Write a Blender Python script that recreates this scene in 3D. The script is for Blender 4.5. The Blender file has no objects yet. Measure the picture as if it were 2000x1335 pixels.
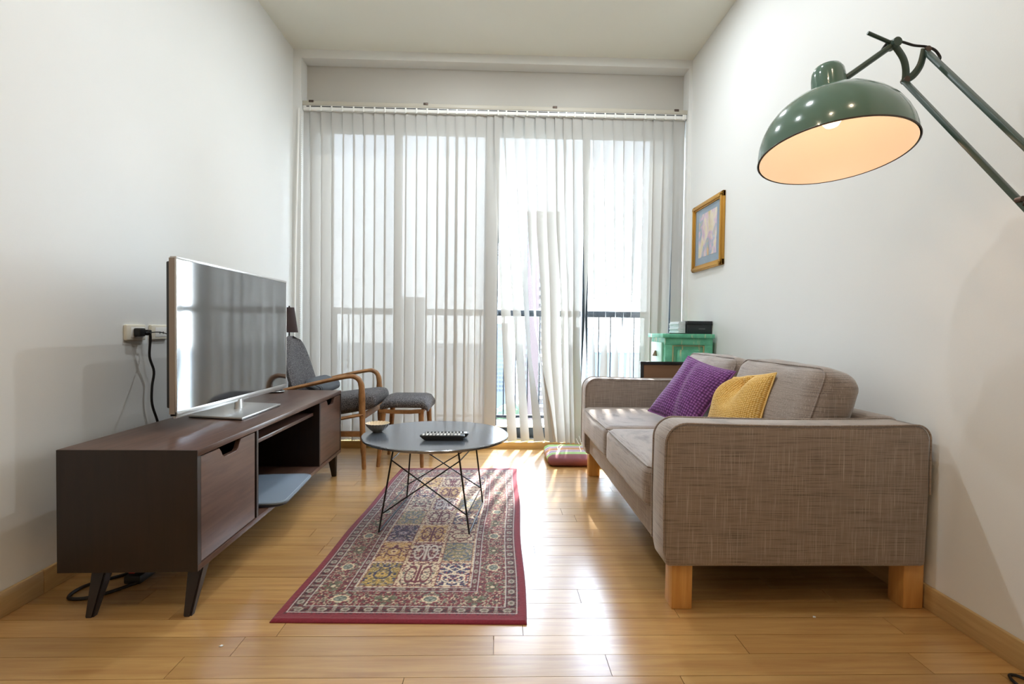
import bpy, bmesh, math, random
import numpy as np
from mathutils import Vector, Matrix, noise as mnoise
random.seed(7)
S = bpy.context.scene
C = S.collection
PI = math.pi

def lin(r, g, b):
    f = lambda c: (c/255/12.92) if c/255 <= 0.04045 else ((c/255+0.055)/1.055)**2.4
    return (f(r), f(g), f(b))

# ------------------------------------------------------------------ camera, sky, sun, exposure
cam = bpy.data.cameras.new('camera'); camo = bpy.data.objects.new('camera', cam); C.objects.link(camo)
cam.sensor_width = 36; cam.lens = 997.07/2000*36; cam.clip_start = 0.02; cam.clip_end = 3000
right = Vector((0.99951556, -0.02829347, 0.01296621)); up = Vector((-0.01226494, 0.02481965, 0.9996167))
fwd = Vector((0.02860444, 0.99929148, -0.02446061))
camo.matrix_world = Matrix.Translation((0, 0, 0.9397)) @ Matrix((right, up, -fwd)).transposed().to_4x4()
S.camera = camo

SKY = 26.0
w = bpy.data.worlds.new('sky'); S.world = w; w.use_nodes = True
nt = w.node_tree; nt.nodes.clear()
tc = nt.nodes.new('ShaderNodeTexCoord'); sx = nt.nodes.new('ShaderNodeSeparateXYZ')
rp = nt.nodes.new('ShaderNodeValToRGB'); bg = nt.nodes.new('ShaderNodeBackground'); wo = nt.nodes.new('ShaderNodeOutputWorld')
nt.links.new(tc.outputs['Generated'], sx.inputs[0]); nt.links.new(sx.outputs['Z'], rp.inputs[0])
rp.color_ramp.elements[0].position = 0.0; rp.color_ramp.elements[0].color = (0.87, 0.95, 1.0, 1)
rp.color_ramp.elements[1].position = 0.6; rp.color_ramp.elements[1].color = (0.62, 0.76, 1.0, 1)
nt.links.new(rp.outputs[0], bg.inputs[0]); bg.inputs[1].default_value = SKY
nt.links.new(bg.outputs[0], wo.inputs[0])

sun = bpy.data.lights.new('sun', 'SUN'); suno = bpy.data.objects.new('sun', sun); C.objects.link(suno)
sun.energy = 18.0; sun.angle = math.radians(1.2); sun.color = (1.0, 0.97, 0.92)
sd = Vector((-0.156*0.6157, -0.988*0.6157, -0.7880))
suno.rotation_euler = sd.to_track_quat('-Z', 'Y').to_euler(); suno.location = (1, 9, 12)

DOWNLIGHT_AND_FILL_W = 7.5
LAMP_W = 0.5

vs = S.view_settings
vs.view_transform = 'Standard'; vs.look = 'None'; vs.gamma = 1.0; vs.use_curve_mapping = False; vs.exposure = 0.27
cy = S.cycles
cy.max_bounces = 12; cy.diffuse_bounces = 6; cy.glossy_bounces = 4; cy.transmission_bounces = 8; cy.transparent_max_bounces = 24
cy.use_denoising = True; cy.caustics_reflective = False; cy.caustics_refractive = False
cy.sample_clamp_indirect = 6.0

# ------------------------------------------------------------------ materials
def mat(name, col=(0.8, 0.8, 0.8), rough=0.5, metal=0.0, ior=1.5, coat=0.0, coat_rough=0.1):
    m = bpy.data.materials.new(name); m.use_nodes = True
    p = m.node_tree.nodes['Principled BSDF']
    p.inputs['Base Color'].default_value = (*col, 1); p.inputs['Roughness'].default_value = rough
    p.inputs['Metallic'].default_value = metal; p.inputs['IOR'].default_value = ior
    p.inputs['Coat Weight'].default_value = coat; p.inputs['Coat Roughness'].default_value = coat_rough
    return m
def nodes(m): return m.node_tree, m.node_tree.nodes['Principled BSDF']
def N(nt, t, **kw):
    n = nt.nodes.new(t)
    for k, v in kw.items(): setattr(n, k, v)
    return n
def coords(nt, scale=(1, 1, 1), rnd=False, kind='Object'):
    tc = N(nt, 'ShaderNodeTexCoord'); mp = N(nt, 'ShaderNodeMapping'); mp.inputs['Scale'].default_value = scale
    nt.links.new(tc.outputs[kind], mp.inputs[0])
    if rnd:
        oi = N(nt, 'ShaderNodeObjectInfo'); ml = N(nt, 'ShaderNodeMath', operation='MULTIPLY'); ml.inputs[1].default_value = 37.0
        cb = N(nt, 'ShaderNodeCombineXYZ'); nt.links.new(oi.outputs['Random'], ml.inputs[0])
        for k in range(3): nt.links.new(ml.outputs[0], cb.inputs[k])
        nt.links.new(cb.outputs[0], mp.inputs['Location'])
    return mp.outputs[0]
def ntex(nt, vec, scale=5, detail=3, rough=0.5, dist=0.0):
    n = N(nt, 'ShaderNodeTexNoise'); n.inputs['Scale'].default_value = scale; n.inputs['Detail'].default_value = detail
    n.inputs['Roughness'].default_value = rough; n.inputs['Distortion'].default_value = dist
    nt.links.new(vec, n.inputs['Vector']); return n.outputs['Fac']
def ramp(nt, fac, stops):
    r = N(nt, 'ShaderNodeValToRGB'); e = r.color_ramp.elements
    while len(e) < len(stops): e.new(0.5)
    for k, (p, c) in enumerate(stops): e[k].position = p; e[k].color = (*c, 1)
    nt.links.new(fac, r.inputs[0]); return r.outputs[0]
def mixc(nt, a, b, fac, blend='MIX'):
    m = N(nt, 'ShaderNodeMix', data_type='RGBA', blend_type=blend)
    for s, v in ((m.inputs[0], fac), (m.inputs[6], a), (m.inputs[7], b)):
        if hasattr(v, 'default_value'): nt.links.new(v, s)
        else: s.default_value = v if isinstance(v, float) else (*v, 1)
    return m.outputs[2]
def bump(nt, p, h, strength=0.2, dist=0.002):
    b = N(nt, 'ShaderNodeBump'); b.inputs['Strength'].default_value = strength; b.inputs['Distance'].default_value = dist
    nt.links.new(h, b.inputs['Height']); nt.links.new(b.outputs[0], p.inputs['Normal'])

def wall_mat(name, col):
    m = mat(name, col, 0.55); nt, p = nodes(m)
    v = coords(nt); h = ntex(nt, v, 160, 4, 0.6)
    bump(nt, p, h, 0.12, 0.0015)
    f = ntex(nt, v, 1.3, 2); nt.links.new(ramp(nt, f, [(0.3, tuple(c*0.97 for c in col)), (0.7, col)]), p.inputs['Base Color'])
    return m
M_wall = wall_mat('wall_paint', lin(231, 232, 230))
M_ceil = wall_mat('ceiling_paint', lin(228, 228, 218))
M_panel = wall_mat('lintel_paint', lin(196, 192, 184))

def wood_mat(name, dark, light, grain=(2, 30, 30), rough=0.35, rnd=True, var=0.16, gs=1.0, coat=0.0):
    m = mat(name, light, rough, coat=coat, coat_rough=0.2); nt, p = nodes(m)
    v = coords(nt, grain, rnd)
    f = ntex(nt, v, 1.6*gs, 6, 0.62, 0.6)
    f2 = ntex(nt, v, 9*gs, 3, 0.6)
    c = ramp(nt, f, [(0.30, dark), (0.62, light)])
    c = mixc(nt, c, tuple(x*0.86 for x in light), ramp(nt, f2, [(0.5, (0, 0, 0)), (0.75, (0.5, 0.5, 0.5))]))
    if rnd:
        oi = N(nt, 'ShaderNodeObjectInfo')
        rr = ramp(nt, oi.outputs['Random'], [(0, (1-var,)*3), (1, (1.0, 1.0, 1.0))])
        c = mixc(nt, c, rr, 1.0, 'MULTIPLY')
    nt.links.new(c, p.inputs['Base Color'])
    bump(nt, p, f2, 0.05, 0.001)
    return m
M_oak = wood_mat('oak_floor', lin(178, 130, 76), lin(206, 163, 102), (1.6, 26, 26), 0.28, True, 0.22, coat=0.4)
M_oak.node_tree.nodes['Principled BSDF'].inputs['IOR'].default_value = 1.9
M_oakbase = wood_mat('oak_skirting', lin(178, 145, 96), lin(200, 168, 116), (26, 1.6, 26), 0.4, False)
M_sill = wood_mat('oak_threshold', lin(186, 152, 96), lin(206, 174, 112), (1.6, 26, 26), 0.4, False)
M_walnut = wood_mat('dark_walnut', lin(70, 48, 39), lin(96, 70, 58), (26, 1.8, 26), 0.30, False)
M_walnut_shade = wood_mat('shaded_walnut_upright', lin(21, 12, 9), lin(34, 20, 15), (26, 26, 2.0), 0.4, False)  # darker copy of the walnut, shade of the near end put into colour
M_teak = wood_mat('teak', lin(122, 82, 46), lin(166, 120, 74), (8, 8, 8), 0.38, False)
M_beech = wood_mat('beech', lin(196, 140, 72), lin(216, 164, 96), (30, 30, 2), 0.4, False)
M_blackwood = wood_mat('black_ash', lin(62, 67, 74), lin(84, 90, 98), (1.5, 22, 22), 0.18, False)
M_blackwood.node_tree.nodes['Principled BSDF'].inputs['IOR'].default_value = 2.6
M_blackwood.node_tree.nodes['Bump'].inputs['Strength'].default_value = 0.01

def fabric(name, base, dark, light, sh=(5, 5, 330), sv=(330, 330, 5), rough=0.9, bs=0.35, k=0.55):
    m = mat(name, base, rough); nt, p = nodes(m); p.inputs['Sheen Weight'].default_value = 0.15
    a = ntex(nt, coords(nt, sh), 1.0, 2, 0.6); b = ntex(nt, coords(nt, sv), 1.0, 2, 0.6)
    c = mixc(nt, base, dark, ramp(nt, a, [(0.50, (0, 0, 0)), (0.72, (k, k, k))]))
    c = mixc(nt, c, light, ramp(nt, b, [(0.55, (0, 0, 0)), (0.72, (k*0.8,)*3)]))
    nt.links.new(c, p.inputs['Base Color'])
    ad = N(nt, 'ShaderNodeMath', operation='ADD'); nt.links.new(a, ad.inputs[0]); nt.links.new(b, ad.inputs[1])
    bump(nt, p, ad.outputs[0], bs, 0.0015)
    return m
M_linen = fabric('grey_linen', lin(143, 129, 119), lin(62, 50, 42), lin(196, 184, 174), (7, 7, 400), (400, 400, 7), k=0.75)
M_linen.node_tree.nodes['Principled BSDF'].inputs['Sheen Weight'].default_value = 0.5
M_char = mat('charcoal_tweed', lin(74, 72, 75), 0.95); nt, p = nodes(M_char)
v = coords(nt); a = ntex(nt, v, 240, 2, 0.7)
nt.links.new(ramp(nt, a, [(0.35, lin(34, 33, 36)), (0.5, lin(78, 76, 79)), (0.68, lin(146, 142, 142))]), p.inputs['Base Color']); bump(nt, p, a, 0.5, 0.0015)

def knit(name, dark, base, light, scale, strength):
    m = mat(name, base, 0.85); nt, p = nodes(m); p.inputs['Sheen Weight'].default_value = 0.2
    uv = N(nt, 'ShaderNodeUVMap'); vo = N(nt, 'ShaderNodeTexVoronoi'); vo.inputs['Scale'].default_value = scale
    vo.inputs['Randomness'].default_value = 0.22; nt.links.new(uv.outputs[0], vo.inputs['Vector'])
    nt.links.new(ramp(nt, vo.outputs['Distance'], [(0.05, light), (0.35, base), (0.62, dark)]), p.inputs['Base Color'])
    iv = N(nt, 'ShaderNodeMath', operation='SUBTRACT'); iv.inputs[0].default_value = 1.0; nt.links.new(vo.outputs['Distance'], iv.inputs[1])
    bump(nt, p, iv.outputs[0], strength, 0.006)
    return m
M_purple = knit('purple_knit', lin(70, 26, 78), lin(112, 52, 122), lin(160, 104, 170), 26, 0.8)
M_yellow = knit('yellow_boucle', lin(196, 142, 48), lin(230, 186, 98), lin(246, 220, 158), 44, 0.8)

M_green = mat('green_enamel', lin(94, 124, 112), 0.15, coat=0.4, coat_rough=0.06)
M_green2 = mat('green_painted_steel', lin(56, 76, 68), 0.35)
M_inner = mat('white_enamel', lin(246, 238, 228), 0.4)
M_rim = mat('dark_rim', lin(70, 60, 52), 0.4)
M_rust = mat('rusty_steel', lin(96, 82, 74), 0.45, 0.7)
M_black = mat('black_plastic', lin(22, 22, 24), 0.35)
M_cord = mat('black_rubber', lin(16, 16, 17), 0.5)
M_blackm = mat('black_metal', lin(12, 12, 13), 0.5)
M_silver = mat('brushed_silver', lin(205, 204, 202), 0.28, 0.75)
M_champ = mat('champagne_metal', lin(150, 136, 124), 0.35, 0.5)
M_screen = mat('tv_screen_glass', (0.012, 0.013, 0.015), 0.06, ior=2.8)
M_alu = mat('window_aluminium', lin(40, 50, 58), 0.4, 0.2)
M_rail = mat('rail_paint', lin(26, 34, 42), 0.45)
M_white = mat('white_plastic', lin(236, 236, 232), 0.35)
M_cream = mat('cream_plastic', lin(228, 222, 205), 0.35)
M_beige = mat('beige_rail', lin(188, 182, 168), 0.45)
M_gold = mat('gold_frame', lin(196, 146, 62), 0.36, 0.55)
M_dshade = mat('brown_lampshade', lin(54, 38, 36), 0.8)
M_steel = mat('steel', lin(170, 170, 170), 0.3, 0.9)
M_stucco = mat('balcony_render', lin(150, 143, 132), 0.8)
M_concrete = mat('balcony_concrete', lin(90, 90, 90), 0.7)
M_glass = bpy.data.materials.new('window_glass'); M_glass.use_nodes = True
nt = M_glass.node_tree; nt.nodes.clear()
o_ = N(nt, 'ShaderNodeOutputMaterial'); g_ = N(nt, 'ShaderNodeBsdfGlossy'); t_ = N(nt, 'ShaderNodeBsdfTransparent'); x_ = N(nt, 'ShaderNodeMixShader'); lw = N(nt, 'ShaderNodeLayerWeight'); pw = N(nt, 'ShaderNodeMath', operation='POWER'); fr = N(nt, 'ShaderNodeMath', operation='MULTIPLY_ADD')
g_.inputs['Roughness'].default_value = 0.0; t_.inputs[0].default_value = (0.97, 0.985, 0.99, 1); lw.inputs[0].default_value = 0.5; pw.inputs[1].default_value = 5.0; fr.inputs[1].default_value = 0.5; fr.inputs[2].default_value = 0.03
nt.links.new(lw.outputs['Facing'], pw.inputs[0]); nt.links.new(pw.outputs[0], fr.inputs[0])
nt.links.new(fr.outputs[0], x_.inputs[0]); nt.links.new(t_.outputs[0], x_.inputs[1]); nt.links.new(g_.outputs[0], x_.inputs[2]); nt.links.new(x_.outputs[0], o_.inputs[0])
# sheer vane cloth: lets some light straight through and scatters the rest to both sides
M_vane = bpy.data.materials.new('sheer_vane_cloth'); M_vane.use_nodes = True
nt = M_vane.node_tree; nt.nodes.clear()
o_ = N(nt, 'ShaderNodeOutputMaterial'); d_ = N(nt, 'ShaderNodeBsdfDiffuse'); l_ = N(nt, 'ShaderNodeBsdfTranslucent'); t_ = N(nt, 'ShaderNodeBsdfTransparent')
a_ = N(nt, 'ShaderNodeMixShader'); b_ = N(nt, 'ShaderNodeMixShader')
d_.inputs[0].default_value = (*lin(180, 178, 173), 1); l_.inputs[0].default_value = (*lin(226, 222, 212), 1); t_.inputs[0].default_value = (1, 1, 1, 1)
a_.inputs[0].default_value = 0.022; b_.inputs[0].default_value = 0.0140
nt.links.new(d_.outputs[0], a_.inputs[1]); nt.links.new(l_.outputs[0], a_.inputs[2])
nt.links.new(a_.outputs[0], b_.inputs[1]); nt.links.new(t_.outputs[0], b_.inputs[2]); nt.links.new(b_.outputs[0], o_.inputs[0])

def emit(name, col, s):
    m = bpy.data.materials.new(name); m.use_nodes = True; p = m.node_tree.nodes['Principled BSDF']
    p.inputs['Base Color'].default_value = (*col, 1); p.inputs['Emission Color'].default_value = (*col, 1); p.inputs['Emission Strength'].default_value = s
    return m
M_bulb = emit('warm_bulb', (1.0, 0.74, 0.48), 3.0)
M_down = emit('downlight_and_fill_lens', (1.0, 0.82, 0.6), 12.0)

# ------------------------------------------------------------------ mesh helpers
W = {}
def merge(bm, t, M=None):
    if M is not None: bmesh.ops.transform(t, matrix=M, verts=t.verts)
    me = bpy.data.meshes.new('tmp'); t.to_mesh(me); t.free(); bm.from_mesh(me); bpy.data.meshes.remove(me); return bm
def box(lo, hi, bev=0.0, seg=2, bm=None, M=None):
    bm = bm if bm is not None else bmesh.new(); t = bmesh.new(); bmesh.ops.create_cube(t, size=1.0)
    s = [hi[k]-lo[k] for k in range(3)]; c = [(hi[k]+lo[k])/2 for k in range(3)]
    for q in t.verts: q.co = Vector((c[0]+q.co.x*s[0], c[1]+q.co.y*s[1], c[2]+q.co.z*s[2]))
    if bev > 0: bmesh.ops.bevel(t, geom=t.edges[:], offset=min(bev, min(s)*0.49), segments=seg, profile=0.5, affect='EDGES')
    return merge(bm, t, M)
def tube(pts, r, seg=8, bm=None, closed=False, caps=True):
    bm = bm if bm is not None else bmesh.new(); pts = [Vector(p) for p in pts]; n = len(pts)
    rad = r if isinstance(r, (list, tuple)) else [r]*n
    rings = []; last = None
    for i in range(n):
        a = pts[(i-1) % n] if (closed or i > 0) else pts[i]; b = pts[(i+1) % n] if (closed or i < n-1) else pts[i]
        d = (b-a).normalized()
        if last is None:
            u = d.cross(Vector((0, 0, 1)))
            if u.length < 0.05: u = d.cross(Vector((1, 0, 0)))
        else: u = last - d*last.dot(d)
        u.normalize(); last = u; vv = d.cross(u)
        rr = rad[i] if isinstance(rad[i], (list, tuple)) else (rad[i], rad[i])
        rings.append([bm.verts.new(pts[i] + u*math.cos(2*PI*k/seg)*rr[0] + vv*math.sin(2*PI*k/seg)*rr[1]) for k in range(seg)])
    m = n if closed else n-1
    for i in range(m):
        A, B = rings[i], rings[(i+1) % n]
        for k in range(seg): bm.faces.new((A[k], A[(k+1) % seg], B[(k+1) % seg], B[k]))
    if caps and not closed: bm.faces.new(rings[0][::-1]); bm.faces.new(rings[-1])
    return bm
def smooth_path(pts, n=6):
    P = [Vector(p) for p in pts]; out = []
    for i in range(len(P)-1):
        a = P[max(i-1, 0)]; b = P[i]; c = P[i+1]; d = P[min(i+2, len(P)-1)]
        for k in range(n):
            t = k/n
            out.append(0.5*((2*b)+(c-a)*t+(2*a-5*b+4*c-d)*t*t+(3*b-a-3*c+d)*t**3))
    out.append(P[-1]); return out
def lathe(prof, seg=48, bm=None, M=None, capb=False, capt=False):
    bm = bm if bm is not None else bmesh.new(); t = bmesh.new(); rings = []
    for r, z in prof: rings.append([t.verts.new((r*math.cos(2*PI*k/seg), r*math.sin(2*PI*k/seg), z)) for k in range(seg)])
    for A, B in zip(rings, rings[1:]):
        for k in range(seg): t.faces.new((A[k], A[(k+1) % seg], B[(k+1) % seg], B[k]))
    if capb: t.faces.new(rings[0][::-1])
    if capt: t.faces.new(rings[-1])
    return merge(bm, t, M)
def prism(poly, a, b, axis='x', bev=0.0, bm=None, M=None, seg=2):
    """poly: 2-D outline; axis: the extrusion axis (x: poly in y,z ; y: poly in x,z ; z: poly in x,y)"""
    bm = bm if bm is not None else bmesh.new(); t = bmesh.new()
    f = {'x': lambda p, h: (h, p[0], p[1]), 'y': lambda p, h: (p[0], h, p[1]), 'z': lambda p, h: (p[0], p[1], h)}[axis]
    A = [t.verts.new(f(p, a)) for p in poly]; B = [t.verts.new(f(p, b)) for p in poly]; n = len(poly)
    t.faces.new(A); t.faces.new(B[::-1])
    for k in range(n): t.faces.new((A[k], B[k], B[(k+1) % n], A[(k+1) % n]))
    bmesh.ops.recalc_face_normals(t, faces=t.faces)
    if bev > 0: bmesh.ops.bevel(t, geom=t.edges[:], offset=bev, segments=seg, profile=0.5, affect='EDGES')
    return merge(bm, t, M)
def rpoly(lo, hi, r, n=6, corners=(1, 1, 1, 1)):
    """rounded rectangle outline, corners: ll, lr, ur, ul"""
    x0, y0 = lo; x1, y1 = hi; out = []
    for (cx, cy_, a0, on, px, py) in ((x0+r, y0+r, PI, corners[0], x0, y0), (x1-r, y0+r, 1.5*PI, corners[1], x1, y0), (x1-r, y1-r, 0, corners[2], x1, y1), (x0+r, y1-r, 0.5*PI, corners[3], x0, y1)):
        if on: out += [(cx+r*math.cos(a0+0.5*PI*k/n), cy_+r*math.sin(a0+0.5*PI*k/n)) for k in range(n+1)]
        else: out.append((px, py))
    return out
def puff(half, r, crown=(0, 0, 0.02), n=14, wr=0.0, seed=0, bm=None, M=None):
    """upholstery block: rounded box with crowned faces and slight creases"""
    bm = bm if bm is not None else bmesh.new(); t = bmesh.new(); bmesh.ops.create_cube(t, size=2.0)
    bmesh.ops.subdivide_edges(t, edges=t.edges[:], cuts=n, use_grid_fill=True)
    h = Vector(half)
    for q in t.verts:
        u = q.co.copy(); pt = Vector([u[k]*h[k] for k in range(3)])
        inn = Vector([max(-(h[k]-r), min(h[k]-r, pt[k])) for k in range(3)]); d = pt-inn
        if d.length > 1e-6: pt = inn + d.normalized()*min(r, max(abs(d.x), abs(d.y), abs(d.z)) if d.length else 0) if d.length > r else inn + d
        for k in range(3):
            a, b = (k+1) % 3, (k+2) % 3
            pt[k] += (1 if u[k] > 0 else -1)*abs(u[k])**2*crown[k]*(1-u[a]**2)*(1-u[b]**2)
        if wr: pt += Vector((1, 1, 1))*0 + pt.normalized()*wr*(mnoise.noise(Vector((pt.x*9+seed, pt.y*9, pt.z*9)))+0.5*mnoise.noise(Vector((pt.x*22+seed, pt.y*7, pt.z*22))))
        q.co = pt
    return merge(bm, t, M)

def obj(name, bm, m, parent=None, local=False, smooth=True, angle=40, recalc=True):
    if recalc: bmesh.ops.recalc_face_normals(bm, faces=bm.faces)
    me = bpy.data.meshes.new(name); Wm = W.get(parent.name, Matrix()) if parent else Matrix()
    if parent and not local: bmesh.ops.transform(bm, matrix=Wm.inverted(), verts=bm.verts)
    bm.to_mesh(me); bm.free()
    o = bpy.data.objects.new(name, me); C.objects.link(o)
    for mm in (m if isinstance(m, (list, tuple)) else [m]): me.materials.append(mm)
    if smooth:
        me.polygons.foreach_set('use_smooth', [True]*len(me.polygons)); me.set_sharp_from_angle(angle=math.radians(angle))
    if parent: o.parent = parent
    W[o.name] = Wm
    return o
def tag(o, label, cat, group=None):
    o['label'] = label; o['category'] = cat
    if group: o['group'] = group
    return o
def thing(name, label, cat, loc=(0, 0, 0), rz=0.0, group=None):
    o = bpy.data.objects.new(name, None); C.objects.link(o); o.location = loc; o.rotation_euler = (0, 0, rz); o.empty_display_size = 0.1
    W[o.name] = Matrix.Translation(loc) @ Matrix.Rotation(rz, 4, 'Z')
    return tag(o, label, cat, group)
def struct(name, bm, m, parent=None, **kw):
    o = obj(name, bm, m, parent, **kw)
    if not parent: o['kind'] = 'structure'
    return o
def dup(root, dx, label=None, group=None):
    r = root.copy(); C.objects.link(r); r.location = Vector(root.location)+Vector(dx); W[r.name] = Matrix.Translation(r.location)
    if label: r['label'] = label
    if group: r['group'] = group
    for ch in list(root.children):
        c = ch.copy(); C.objects.link(c); c.parent = r
        for g in ch.children:
            d = g.copy(); C.objects.link(d); d.parent = c
    return r

# ------------------------------------------------------------------ room shell
XL, XR, YB, YR, H = -1.58, 1.493, 3.98, -3.4, 3.05
fl = box((XL-.1, YR, -0.05), (XR+.1, 4.30, -0.013)); box((XL, YR, -0.013), (XR, 0.8, 0.0), bm=fl)
floor = struct('floor', fl, M_oak)
PITCH = 0.093; y0 = 1.452 - PITCH*7
row = 0; y = y0
while y < YB-0.005:
    y1 = min(y+PITCH, YB+0.02); rr = random.Random(row*13+5); x = XL - rr.uniform(0, 1.0)
    while x < XR:
        L = rr.choice((0.75, 0.9, 1.05, 1.2)); a, b = max(x, XL), min(x+L, XR)
        if b-a > 0.03:
            obj('plank', box((a+.0009, y+.0008, -0.013), (b-.0009, y1-.0008, -rr.uniform(0, .0003))), M_oak, floor, smooth=False)
        x += L
    y = y1; row += 1
struct('wall_left', box((XL-.12, YR, -.05), (XL, 4.30, H+.1)), M_wall)
struct('wall_right', box((XR, YR, -.05), (XR+.12, 4.30, H+.1)), M_wall)
struct('wall_rear', box((XL, YR-.12, -.05), (XR, YR, H+.1)), M_wall)
struct('ceiling', box((XL, YR, H), (XR, 4.30, H+.1)), M_ceil)
OXL, OXR, OZ = -1.517, 1.467, 2.985
wb = box((XL, YB, OZ), (XR, 4.12, H)); box((XL, YB, 0), (OXL, 4.12, OZ), bm=wb); box((OXR, YB, 0), (XR, 4.12, OZ), bm=wb)
struct('wall_back', wb, M_wall)
struct('trim_1', box((OXL, 4.10, 2.585), (OXR, 4.22, OZ)), M_panel)['label'] = 'plain recessed panel above the window'
struct('trim_2', box((OXL, YB+.02, -.013), (OXR, 4.10, 0.052), 0.002), M_sill)['label'] = 'pale wood threshold below the sliding window'
bl = struct('baseboard_left', box((XL, YR, 0), (XL+.006, 2.0, .02)), M_oakbase)
for a, b in ((YR, 0.4), (0.402, 1.80), (1.802, 3.97)): obj('skirting_board', box((XL, a, 0.0), (XL+.014, b, 0.082), .003), M_oakbase, bl)
br = struct('baseboard_right', box((XR-.006, YR, 0), (XR, 2.0, .02)), M_oakbase)
for a, b in ((YR, 0.3), (0.302, 2.4), (2.402, 3.97)): obj('skirting_board', box((XR-.014, a, 0.0), (XR, b, 0.082), .003), M_oakbase, br)

# sliding window
win = struct('window_1', box((OXL, 4.13, 0.0), (OXR, 4.21, 0.05)), M_alu)
FY0, FY1 = 4.14, 4.21
obj('head_frame', box((OXL, FY0, 2.50), (OXR, FY1, 2.585), .003), M_alu, win)
obj('bottom_frame', box((OXL, FY0, 0.05), (OXR, FY1, 0.155), .003), M_alu, win)
obj('floor_track', box((OXL, 4.10, 0.045), (OXR, 4.14, 0.062), .002), M_steel, win)
obj('sill_strip', box((OXL, 4.125, 0.145), (OXR, 4.142, 0.158), .002), M_white, win)
for a, b in ((OXL, -1.47), (-.843, -.785), (-.117, 0.0), (.684, .732), (1.37, OXR)): obj('stile', box((a, FY0, .155), (b, FY1, 2.50), .003), M_alu, win)
for a, b in ((-1.47, -.843), (-.785, -.117), (0.0, .684), (.732, 1.37)): obj('pane', box((a, 4.172, .155), (b, 4.178, 2.50)), M_glass, win, smooth=False)

# warm downlights at the camera end (mirrored in the lampshade), plus added cool fill downlights
dl = thing('ceiling_and_fill_light', 'small round ceiling downlight over the near end of the television cabinet side', 'ceiling light', (-.85, 0.3, H), 0, 'ceiling downlights')
obj('trim_ring', lathe([(.055, -.001), (.058, -.007), (.046, -.009), (.044, -.002)], 24, M=Matrix.Translation((-.85, .3, H))), M_white, dl)
obj('lens', lathe([(.0005, -.003), (.044, -.004)], 24, M=Matrix.Translation((-.85, .3, H))), M_down, dl)
spots = [(-.85, .3), (0.0, .3), (0.85, .3), (-.45, 1.7), (.35, 1.7), (-.35, 3.05), (.70, 3.05), (0.0, -1.4)]
for k, (x, y) in enumerate(spots):
    if k: dup(dl, (x+.85, y-.3, 0), 'small round ceiling downlight '+('', 'above the camera in the middle of the room', 'above the base of the green floor lamp', 'added as cool fill above the rug on the cabinet side', 'added as cool fill above the rug on the sofa side', 'added as cool fill between armchair and rug, closest to the blind', 'added as cool fill above the far seat of the sofa', 'farthest from the window, behind the camera')[k])
    L = bpy.data.lights.new('downlight', 'AREA'); L.shape = 'DISK'; L.size = 0.06; L.energy = DOWNLIGHT_AND_FILL_W*(1.9 if y > 2 else 0.9 if y > 1 else .5); L.color = (0.88, 0.95, 1.0) if y > 1 else (1.0, .80, .58)  # cool ones toward the window are unseen, added to fill the room
    lo = bpy.data.objects.new('downlight', L); C.objects.link(lo); lo.location = (x, y, H-.012)

# ------------------------------------------------------------------ balcony and city
struct('trim_3', box((-1.9, 4.30, -.25), (1.8, 5.42, -.02)), M_concrete)['label'] = 'concrete balcony floor outside'
struct('wall_balcony_left', box((-1.84, 4.30, -.25), (-1.69, 5.32, 3.4)), M_stucco)
struct('wall_balcony_right', box((1.56, 4.30, -.25), (1.71, 5.32, 3.4)), M_stucco)
rl = thing('balcony_railing', 'dark blue-grey metal railing with thin upright bars outside the window', 'railing', (0, 5.25, -.02))
obj('top_rail', box((-1.69, 5.225, 1.075), (1.56, 5.275, 1.14), .004), M_rail, rl)
obj('bottom_rail', box((-1.69, 5.235, 0.03), (1.56, 5.265, 0.06), .003), M_rail, rl)
bal = box((-.006, -.01, .06), (.006, .01, 1.08)); b0 = obj('baluster', bal, M_rail, rl, local=True)
b0.location = (-1.64, 0, .02)
for k in range(1, 27):
    c = b0.copy(); C.objects.link(c); c.location = (-1.64+k*.122, 0, .02)
for x in (-1.67, 0.54, 1.54): obj('post', box((x-.018, 5.232, -.02), (x+.018, 5.268, 1.08), .002), M_rail, rl)

M_grd = mat('city_ground', lin(150, 160, 150), 0.9); nt, p = nodes(M_grd)
nt.links.new(ramp(nt, ntex(nt, coords(nt), 0.03, 5), [(0.35, lin(120, 136, 112)), (0.5, lin(150, 152, 150)), (0.7, lin(166, 168, 166))]), p.inputs['Base Color'])
gz = -62
struct('ground', box((-900, 40, gz-2), (900, 2200, gz)), M_grd)
M_bw = mat('pane_dark', lin(32, 40, 48), 0.3)
def building(name, label, x, y, wx, wy, top, col, floors, bays, extra=None):
    t = thing(name, label, 'building', (x, y, gz))
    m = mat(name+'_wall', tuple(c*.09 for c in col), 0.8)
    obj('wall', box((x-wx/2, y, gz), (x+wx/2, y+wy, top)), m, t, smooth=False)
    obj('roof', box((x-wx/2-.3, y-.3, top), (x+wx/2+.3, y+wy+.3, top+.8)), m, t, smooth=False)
    ww = bmesh.new(); fh = (top-gz)/floors; bw_ = wx/bays
    for i in range(int(floors*0.35), floors):
        for j in range(bays):
            xa = x-wx/2+j*bw_; za = gz+i*fh
            box((xa+bw_*.2, y-.12, za+fh*.3), (xa+bw_*.8, y+.1, za+fh*.8), bm=ww)
    wo_ = obj('window', ww, M_bw, t, smooth=False); wo_['kind'] = 'stuff'
    if extra: extra(t, x, y, wx, wy, top, fh, floors)
    return t
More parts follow.
